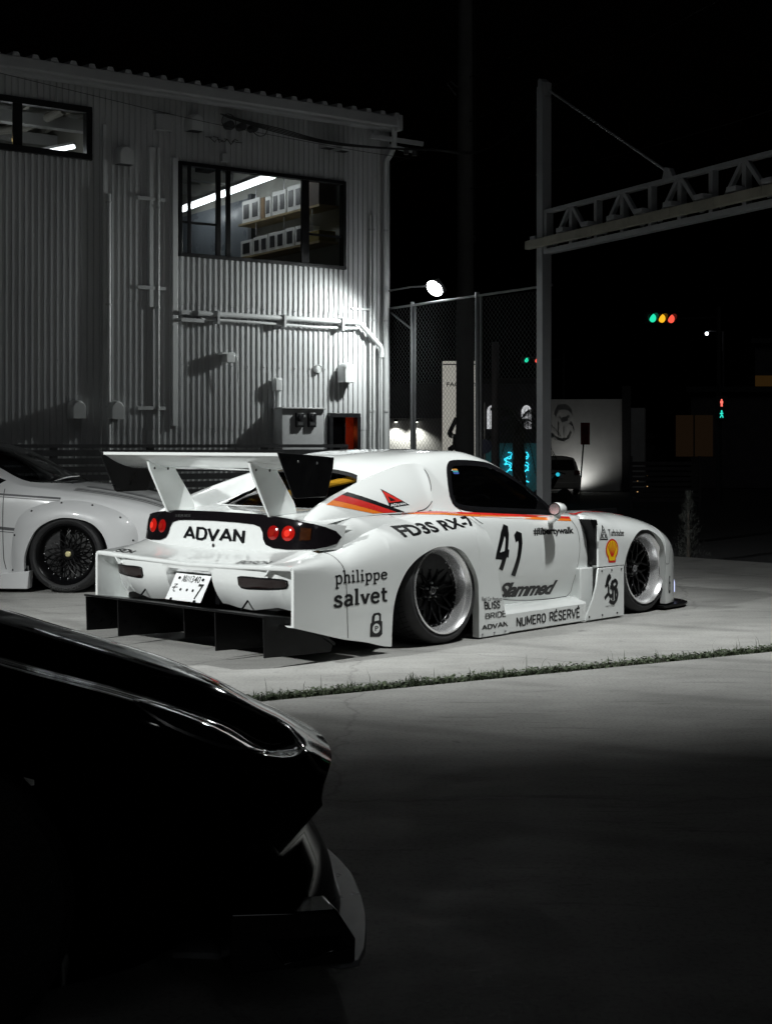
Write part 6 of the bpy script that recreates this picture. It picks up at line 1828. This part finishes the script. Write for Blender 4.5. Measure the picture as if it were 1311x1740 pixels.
# bolted flares
FLO = [(-.56, .06), (-.554, .335), (-.53, .556), (-.454, .70), (-.228, .793), (.066, .809), (.332, .739), (.465, .668), (.556, .561), (.571, .42), (.56, .22)]
FLI = [(-.425, .06), (-.419, .20), (-.408, .353), (-.318, .54), (-.187, .627), (-.041, .654), (.149, .619), (.261, .53), (.320, .401), (.330, .30), (.325, .22)]
def flare(sd, dx, name):
    O_ = resample(catmull([(a, c, 0) for a, c in FLO], 8), 60)[:, :2]; I_ = resample(catmull([(a, c, 0) for a, c in FLI], 8), 60)[:, :2]
    pr2 = side_proj(SSH, sd, .004); G = []
    for f in np.linspace(0, 1, 12):
        row = []
        for a, c in zip(O_, I_):
            p = a + (c - a) * f; y0 = min(.86, abs(pr2(a[0] + dx, max(a[1], .2))[1]))
            y = y0 - .01 + (.905 - y0) * (1 - (1 - f) ** 2.2) if f > 0 else y0 - .012
            row.append((p[0] + dx, sd * y, p[1]))
        G.append(row)
    G.append([(p[0], p[1] - sd * .05, p[2]) for p in G[-1]])
    fl_ = MB().grid(G).build(name, SILV2, sc2, 50)
    for i in (4, 13, 21, 29, 37, 45, 52, 57):
        p = np.array(G[2][i]); bb = MB().lathe([(0, .006), (.007, .004), (.010, 0)], 10, 'y'); bb.v = [(p[0] + a, p[1] + sd * (h + .001), p[2] + c) for a, h, c in bb.v]; bb.build('flare_bolt', SEAM, fl_)
for sd in (-1, 1):
    flare(sd, 0, 'wheel_flare'); flare(sd, -2.545, 'wheel_flare')
    # side skirt
    b = MB().prism([(-.62 - 1.6, .035), (-.385, .035), (-.372, .19), (-.425, .185), (-.60, .17), (-2.2, .17)], sd * .78, sd * .905); b.build('side_skirt', SILV, sc2, bevel=.006)
    gap_p = side_proj(SSH, sd, .002)
    for q_ in ([(-.622, .90), (-.62, .60), (-.617, .28), (-.60, .20)],):
        P_ = resample(q_, 30); MB().grid([[gap_p(a - .003, c) for a, c in P_], [gap_p(a + .003, c) for a, c in P_]]).build('panel_gap', SEAM, sc2)
    for z0, z1, w, x0, x1 in ((.862, .825, .016, -2.3, -.12), (.836, .800, .008, -2.3, -.12), (.575, .560, .026, -2.3, -.50), (.535, .522, .006, -2.3, -.5)):
        xs = np.linspace(x0, x1, 50); zz = np.interp(xs, [-2.3, -.66, x1], [z0 + .01, z0, z1])
        MB().grid([[gap_p(x, z) for x, z in zip(xs, zz)], [gap_p(x, z - w) for x, z in zip(xs, zz)]]).build('pinstripe', PIN, sc2)
    tp2 = top_proj(SSH, .002)
    for ya, yb in ((.655, .672), (.60, .63), (.56, .575), (.40, .46), (.34, .36)):
        xs = np.linspace(-.05 if ya > .5 else .0, .86, 40); k_ = np.interp(xs, [-.05, .86], [1, .86])
        MB().grid([[tp2(x, sd * ya * kk) for x, kk in zip(xs, k_)], [tp2(x, sd * yb * kk) for x, kk in zip(xs, k_)]]).build('hood_stripe', PIN, sc2)
    MB().box(.80, .93, min(sd * .30, sd * .58), max(sd * .30, sd * .58), .48, .60).build('headlamp', mat('headlamp_glass', (.2, .2, .21), .1, coat=1, rvar=.03), sc2, bevel=.03)
b = MB().prism([(.45, -.80), (.95, -.72), (1.06, -.4), (1.08, 0), (1.06, .4), (.95, .72), (.45, .80)], .05, .075, 'z'); b.build('front_splitter', BLACKM, sc2)
b = MB().prism([(-.70, .04), (-.44, .045), (-.40, .175), (-.70, .175)], -.916, -.907)
flat = [(-.70, .160), (-.628, .150), (-.640, .085), (-.70, .078)]
V, F = fill(flat, .03); MB().add([(a, -.9065, c) for a, c in V], F).build('sticker', REDV, sc2)
V, F = text_mesh('NS', .03); V = fit(V, ((-.70, .090), (-.645, .096), (-.638, .142), (-.70, .145))); MB().add([(a, -.9085, c) for a, c in V], F).build('lettering', WVIN, sc2, smooth=False)
# black mesh wheels
MESHW = mat('black_mesh_wheel', (.003, .003, .0035), .3, spec=.2, coat=.0, rvar=.08)
def mesh_wheel(x, sd):
    root = empty('mesh_wheel', (x, sd * .885, .337), 0, sc2); root.rotation_euler = (sd * rad(3), 0, math.pi if sd > 0 else 0)
    rr, rt = .262, .335
    MB().lathe([(rr - .004, .016), (rr + .03, -.004), (rt - .022, .006), (rt - .006, .03), (rt, .07), (rt, .20), (rt - .02, .235), (rr, .23)], 64, 'y').build('tyre', RUBBER, root)
    MB().lathe([(rr - .004, .02), (rr + .004, .004), (rr - .002, -.006), (rr - .010, .0), (rr - .03, .03), (rr - .04, .09), (rr - .05, .11), (rr - .05, .22)], 64, 'y').build('rim', MESHW, root)
    b = MB(); n = 18; R1 = rr - .046
    for k in range(n):
        a = 2 * math.pi * k / n
        for sg in (-1, 1):
            P_ = [(math.cos(a + sg * t * .62) * (.05 + (R1 - .05) * t), .095 - .012 * math.sin(math.pi * t), math.sin(a + sg * t * .62) * (.05 + (R1 - .05) * t)) for t in np.linspace(0, 1, 5)]
            b.tube(P_, .0055, 5)
    b.lathe([(0, .085), (.05, .085), (.06, .10)], 24, 'y'); b.build('mesh_spokes', MESHW, root)
    MB().lathe([(.0, .16), (R1, .16)], 30, 'y').build('brake_disc', MATS['brake_disc'], root)
    MB().lathe([(0, .066), (.020, .067), (.026, .073), (.027, .085)], 22, 'y').build('centre_cap', mat('gold_cap', (.62, .56, .30), .35, metal=.5, rvar=.1), root)
    b = MB()
    for k in range(20):
        a = 2 * math.pi * k / 20
        MB().lathe([(0, .082), (.004, .083), (.005, .09)], 6, 'y', c=(math.cos(a) * (R1 + .0), 0, math.sin(a) * (R1 + .0))).build('rim_bolt', BOLT, root)
    if sd < 0:
        V, F = text_mesh('YOKOHAMA', .02); V, F = dice(V, F, 16, 1); xs_ = [p[0] for p in V]; ys_ = [p[1] for p in V]; out = []
        for a, c in V:
            t = (a - min(xs_)) / (max(xs_) - min(xs_)); ang = -math.pi / 2 + .45 - t * .95; r_ = rr + .060 - .030 * (1 - (c - min(ys_)) / (max(ys_) - min(ys_)))
            r_ = rr + .028 + .026 * (c - min(ys_)) / (max(ys_) - min(ys_)); out.append((math.cos(ang) * r_, -.0075 + .35 * max(0, r_ - rr - .035), math.sin(ang) * r_))
        MB().add(out, F).build('tyre_lettering', mat('tyre_letter', (.05, .05, .05), .6, var=.1), root, smooth=False)
for sd in (-1, 1):
    for x in (-.055, -2.60): mesh_wheel(x, sd)
    for cx_ in (-.055, -2.60):
        G = [[(cx_ + .385 * math.cos(t), sd * y, .33 + .385 * math.sin(t)) for y in (.46, .7, .87)] for t in np.linspace(-.5, math.pi + .5, 26)]
        MB().grid(G).box(cx_ - .38, cx_ + .38, sd * .47 - .01, sd * .47 + .01, .06, .70).build('wheel_housing', BLACKM, sc2)

# =================================================================== black car in the foreground
BLK = mat('deep_black_paint', (.002, .002, .0025), .06, coat=0.0, rvar=.01, scale=3, spec=.07)
bc = thing('black_sports_car', 'glossy black sports car nose close to the camera at lower left', 'car', (-.150, 4.05, 0), rad(90 - 72))
# x forward from the nose, y left (the near side is negative y)
def bsec(z, b=.12, w=1.0): return [(0, z), (.20 * w, z - .010), (.42 * w, z - .045), (.60 * w, z - .022), (.735 * w, z - .085), (.79 * w, z - .22), (.78 * w, b + .02), (0, b)]
ST3 = [
 (-4.25, [(0, .80), (.4, .80), (.60, .77), (.72, .72), (.80, .62), (.82, .42), (.80, .22), (0, .2)]),
 (-3.9, [(0, .93), (.4, .92), (.62, .90), (.76, .84), (.84, .68), (.86, .42), (.82, .16), (0, .14)]),
 (-3.3, [(0, 1.06), (.38, 1.05), (.58, 1.02), (.78, .90), (.86, .70), (.87, .42), (.83, .12), (0, .10)]),
 (-2.6, [(0, 1.21), (.36, 1.20), (.55, 1.15), (.78, .90), (.85, .72), (.86, .42), (.82, .12), (0, .10)]),
 (-2.0, [(0, 1.18), (.36, 1.17), (.56, 1.12), (.79, .91), (.85, .73), (.86, .42), (.82, .12), (0, .10)]),
 (-1.5, [(0, .99), (.38, .97), (.64, .93), (.79, .89), (.85, .74), (.86, .42), (.82, .12), (0, .10)]),
 (-1.2, [(0, .915), (.25, .90), (.50, .88), (.66, .885), (.80, .80), (.85, .50), (.81, .12), (0, .10)]),
 (-.95, bsec(.866, .10, 1.04)), (-.72, bsec(.792, .10, 1.02)), (-.56, bsec(.738, .12)), (-.43, bsec(.690, .14)), (-.33, bsec(.643, .18, .99)), (-.20, bsec(.570, .27, .97)),
 (-.127, [(0, .532), (.34, .530), (.47, .534), (.57, .528), (.65, .50), (.685, .46), (.66, .36), (0, .34)]),
 (-.055, [(0, .492), (.33, .490), (.45, .492), (.53, .486), (.59, .474), (.61, .455), (.60, .43), (0, .42)])]
bfull = loft(ST3, 190)
def sweep(x, y): return -.25 * np.clip((x + 1.7) / .8, 0, 1) * (np.abs(y) / .8) ** 2
bfull[:, :, 0] += sweep(bfull[:, :, 0], bfull[:, :, 1])
def bwheel(p): return abs(p[1]) > .5 and (math.hypot(p[0] + 1.12, p[2] - .32) < .36 or math.hypot(p[0] + 3.5, p[2] - .32) < .36)
WS3 = [(-1.42, -.5), (-1.28, 0), (-1.42, .5), (-1.60, .60), (-1.98, .54), (-2.02, 0), (-1.98, -.54), (-1.60, -.60)]
vs, fs = cut_grid(bfull, [bwheel]); nb = bfull.shape[1]
MB().add(vs, fs + [tuple(nb * (bfull.shape[0] - 1) + j for j in range(nb)), tuple(range(nb))]).build('body', BLK, bc, 50)
BSH = bvh_of([bfull])
patch('windscreen', WS3, top_proj(BSH, .003), mat('dark_car_glass', (.01, .01, .012), .08, rvar=.03), bc, .06)
def top_strip(pts, w, name, m, off=.0025):
    P_ = resample(catmull([(a, c, 0) for a, c in pts], 8), 50)[:, :2]; tp = top_proj(BSH, off); L_ = []; R_ = []
    for i, p in enumerate(P_):
        d = P_[min(i + 1, 49)] - P_[max(i - 1, 0)]; d = d / np.linalg.norm(d); n = np.array([-d[1], d[0]]) * w / 2; L_.append(tp(*(p + n))); R_.append(tp(*(p - n)))
    return MB().grid([L_, R_]).build(name, m, bc)
for sd in (-1, 1):
    top_strip([(-1.25, sd * .56), (-.8, sd * .48), (-.50, sd * .42), (-.24, sd * .36)], .006, 'panel_gap', SEAM)
    HL = [(-.64, sd * .585), (-.53, sd * .50), (-.40, sd * .445), (-.295, sd * .455), (-.30, sd * .50), (-.37, sd * .575), (-.46, sd * .635), (-.58, sd * .645)]
    hl = patch('headlamp', HL, top_proj(BSH, .004), mat('black_lamp_lens', (.02, .02, .022), .04, coat=1, rvar=.02), bc, .03)
    HLL = smooth_loop(HL, 60); ring('headlamp_rim', offset_poly(HLL, .005), offset_poly(HLL, -.005), top_proj(BSH, .006), mat('lamp_rim', (.25, .25, .26), .2, metal=.8, rvar=.05), hl)
CANM = mat('black_canard', (.004, .004, .0045), .12, spec=.5, coat=.5, rvar=.02)
def bump_col(y):
    s_ = float(-.25 * (abs(y) / .8) ** 2) - (.25 * max(0, abs(y) - .70))
    return [(x + s_ + .035, y, z) for x, z in ((-.19, .40), (-.175, .345), (-.160, .318), (-.121, .268), (-.091, .207), (-.076, .155), (-.066, .122), (-.09, .112))]
ys = np.linspace(-.80, .80, 60)
bmp = MB().grid([bump_col(y) for y in ys]).build('lower_bumper', BLK, bc, 50)
MB().box(-.40, -.20, -.42, .42, .16, .46).build('grille_opening', BLACKM, bmp)
SPL = mat('satin_splitter', (.30, .31, .32), .34, rvar=.08, scale=10)
out = [(-.60, .60), (-.36, .70), (-.25, .788), (-.204, .781), (-.168, .709), (-.122, .572), (-.092, .472), (-.058, .31), (-.030, .14), (-.024, 0)]
out = [(x + .045, y) for x, y in out]
poly = [(x, -y) for x, y in out] + [(x, y) for x, y in out[::-1][1:]]
MB().prism(poly, .105, .12, 'z').build('front_splitter', SPL, bc, bevel=.004, seg=3)
for sd in (-1, 1):
    MB().prism([(x_ + .04, z_) for x_, z_ in [(-.50, .125), (-.215, .122), (-.213, .175), (-.258, .246), (-.335, .248), (-.50, .26)]], sd * .69, sd * .80).build('bumper_wing', CANM, bc, bevel=.006, seg=3)
    b = MB().add([(x_ + .04, y_, z_) for x_, y_, z_ in [(-.40, sd * .70, .170), (-.255, sd * .70, .177), (-.235, sd * .84, .174), (-.40, sd * .88, .168), (-.40, sd * .70, .162), (-.255, sd * .70, .169), (-.235, sd * .84, .166), (-.40, sd * .88, .160)]], [(0, 1, 2, 3), (7, 6, 5, 4), (0, 4, 5, 1), (1, 5, 6, 2), (2, 6, 7, 3), (3, 7, 4, 0)]); b.build('canard', CANM, bc, bevel=.003)
    for x in (-1.12, -3.5):
        w_ = MB().lathe([(0, -.02), (.10, -.015), (.22, .0), (.26, -.006), (.30, .0), (.325, .03), (.325, .2)], 40, 'y'); w_.v = [(x + a, sd * (.84 - h), .325 + c) for a, h, c in w_.v]; w_.build('wheel', RUBBER, bc)
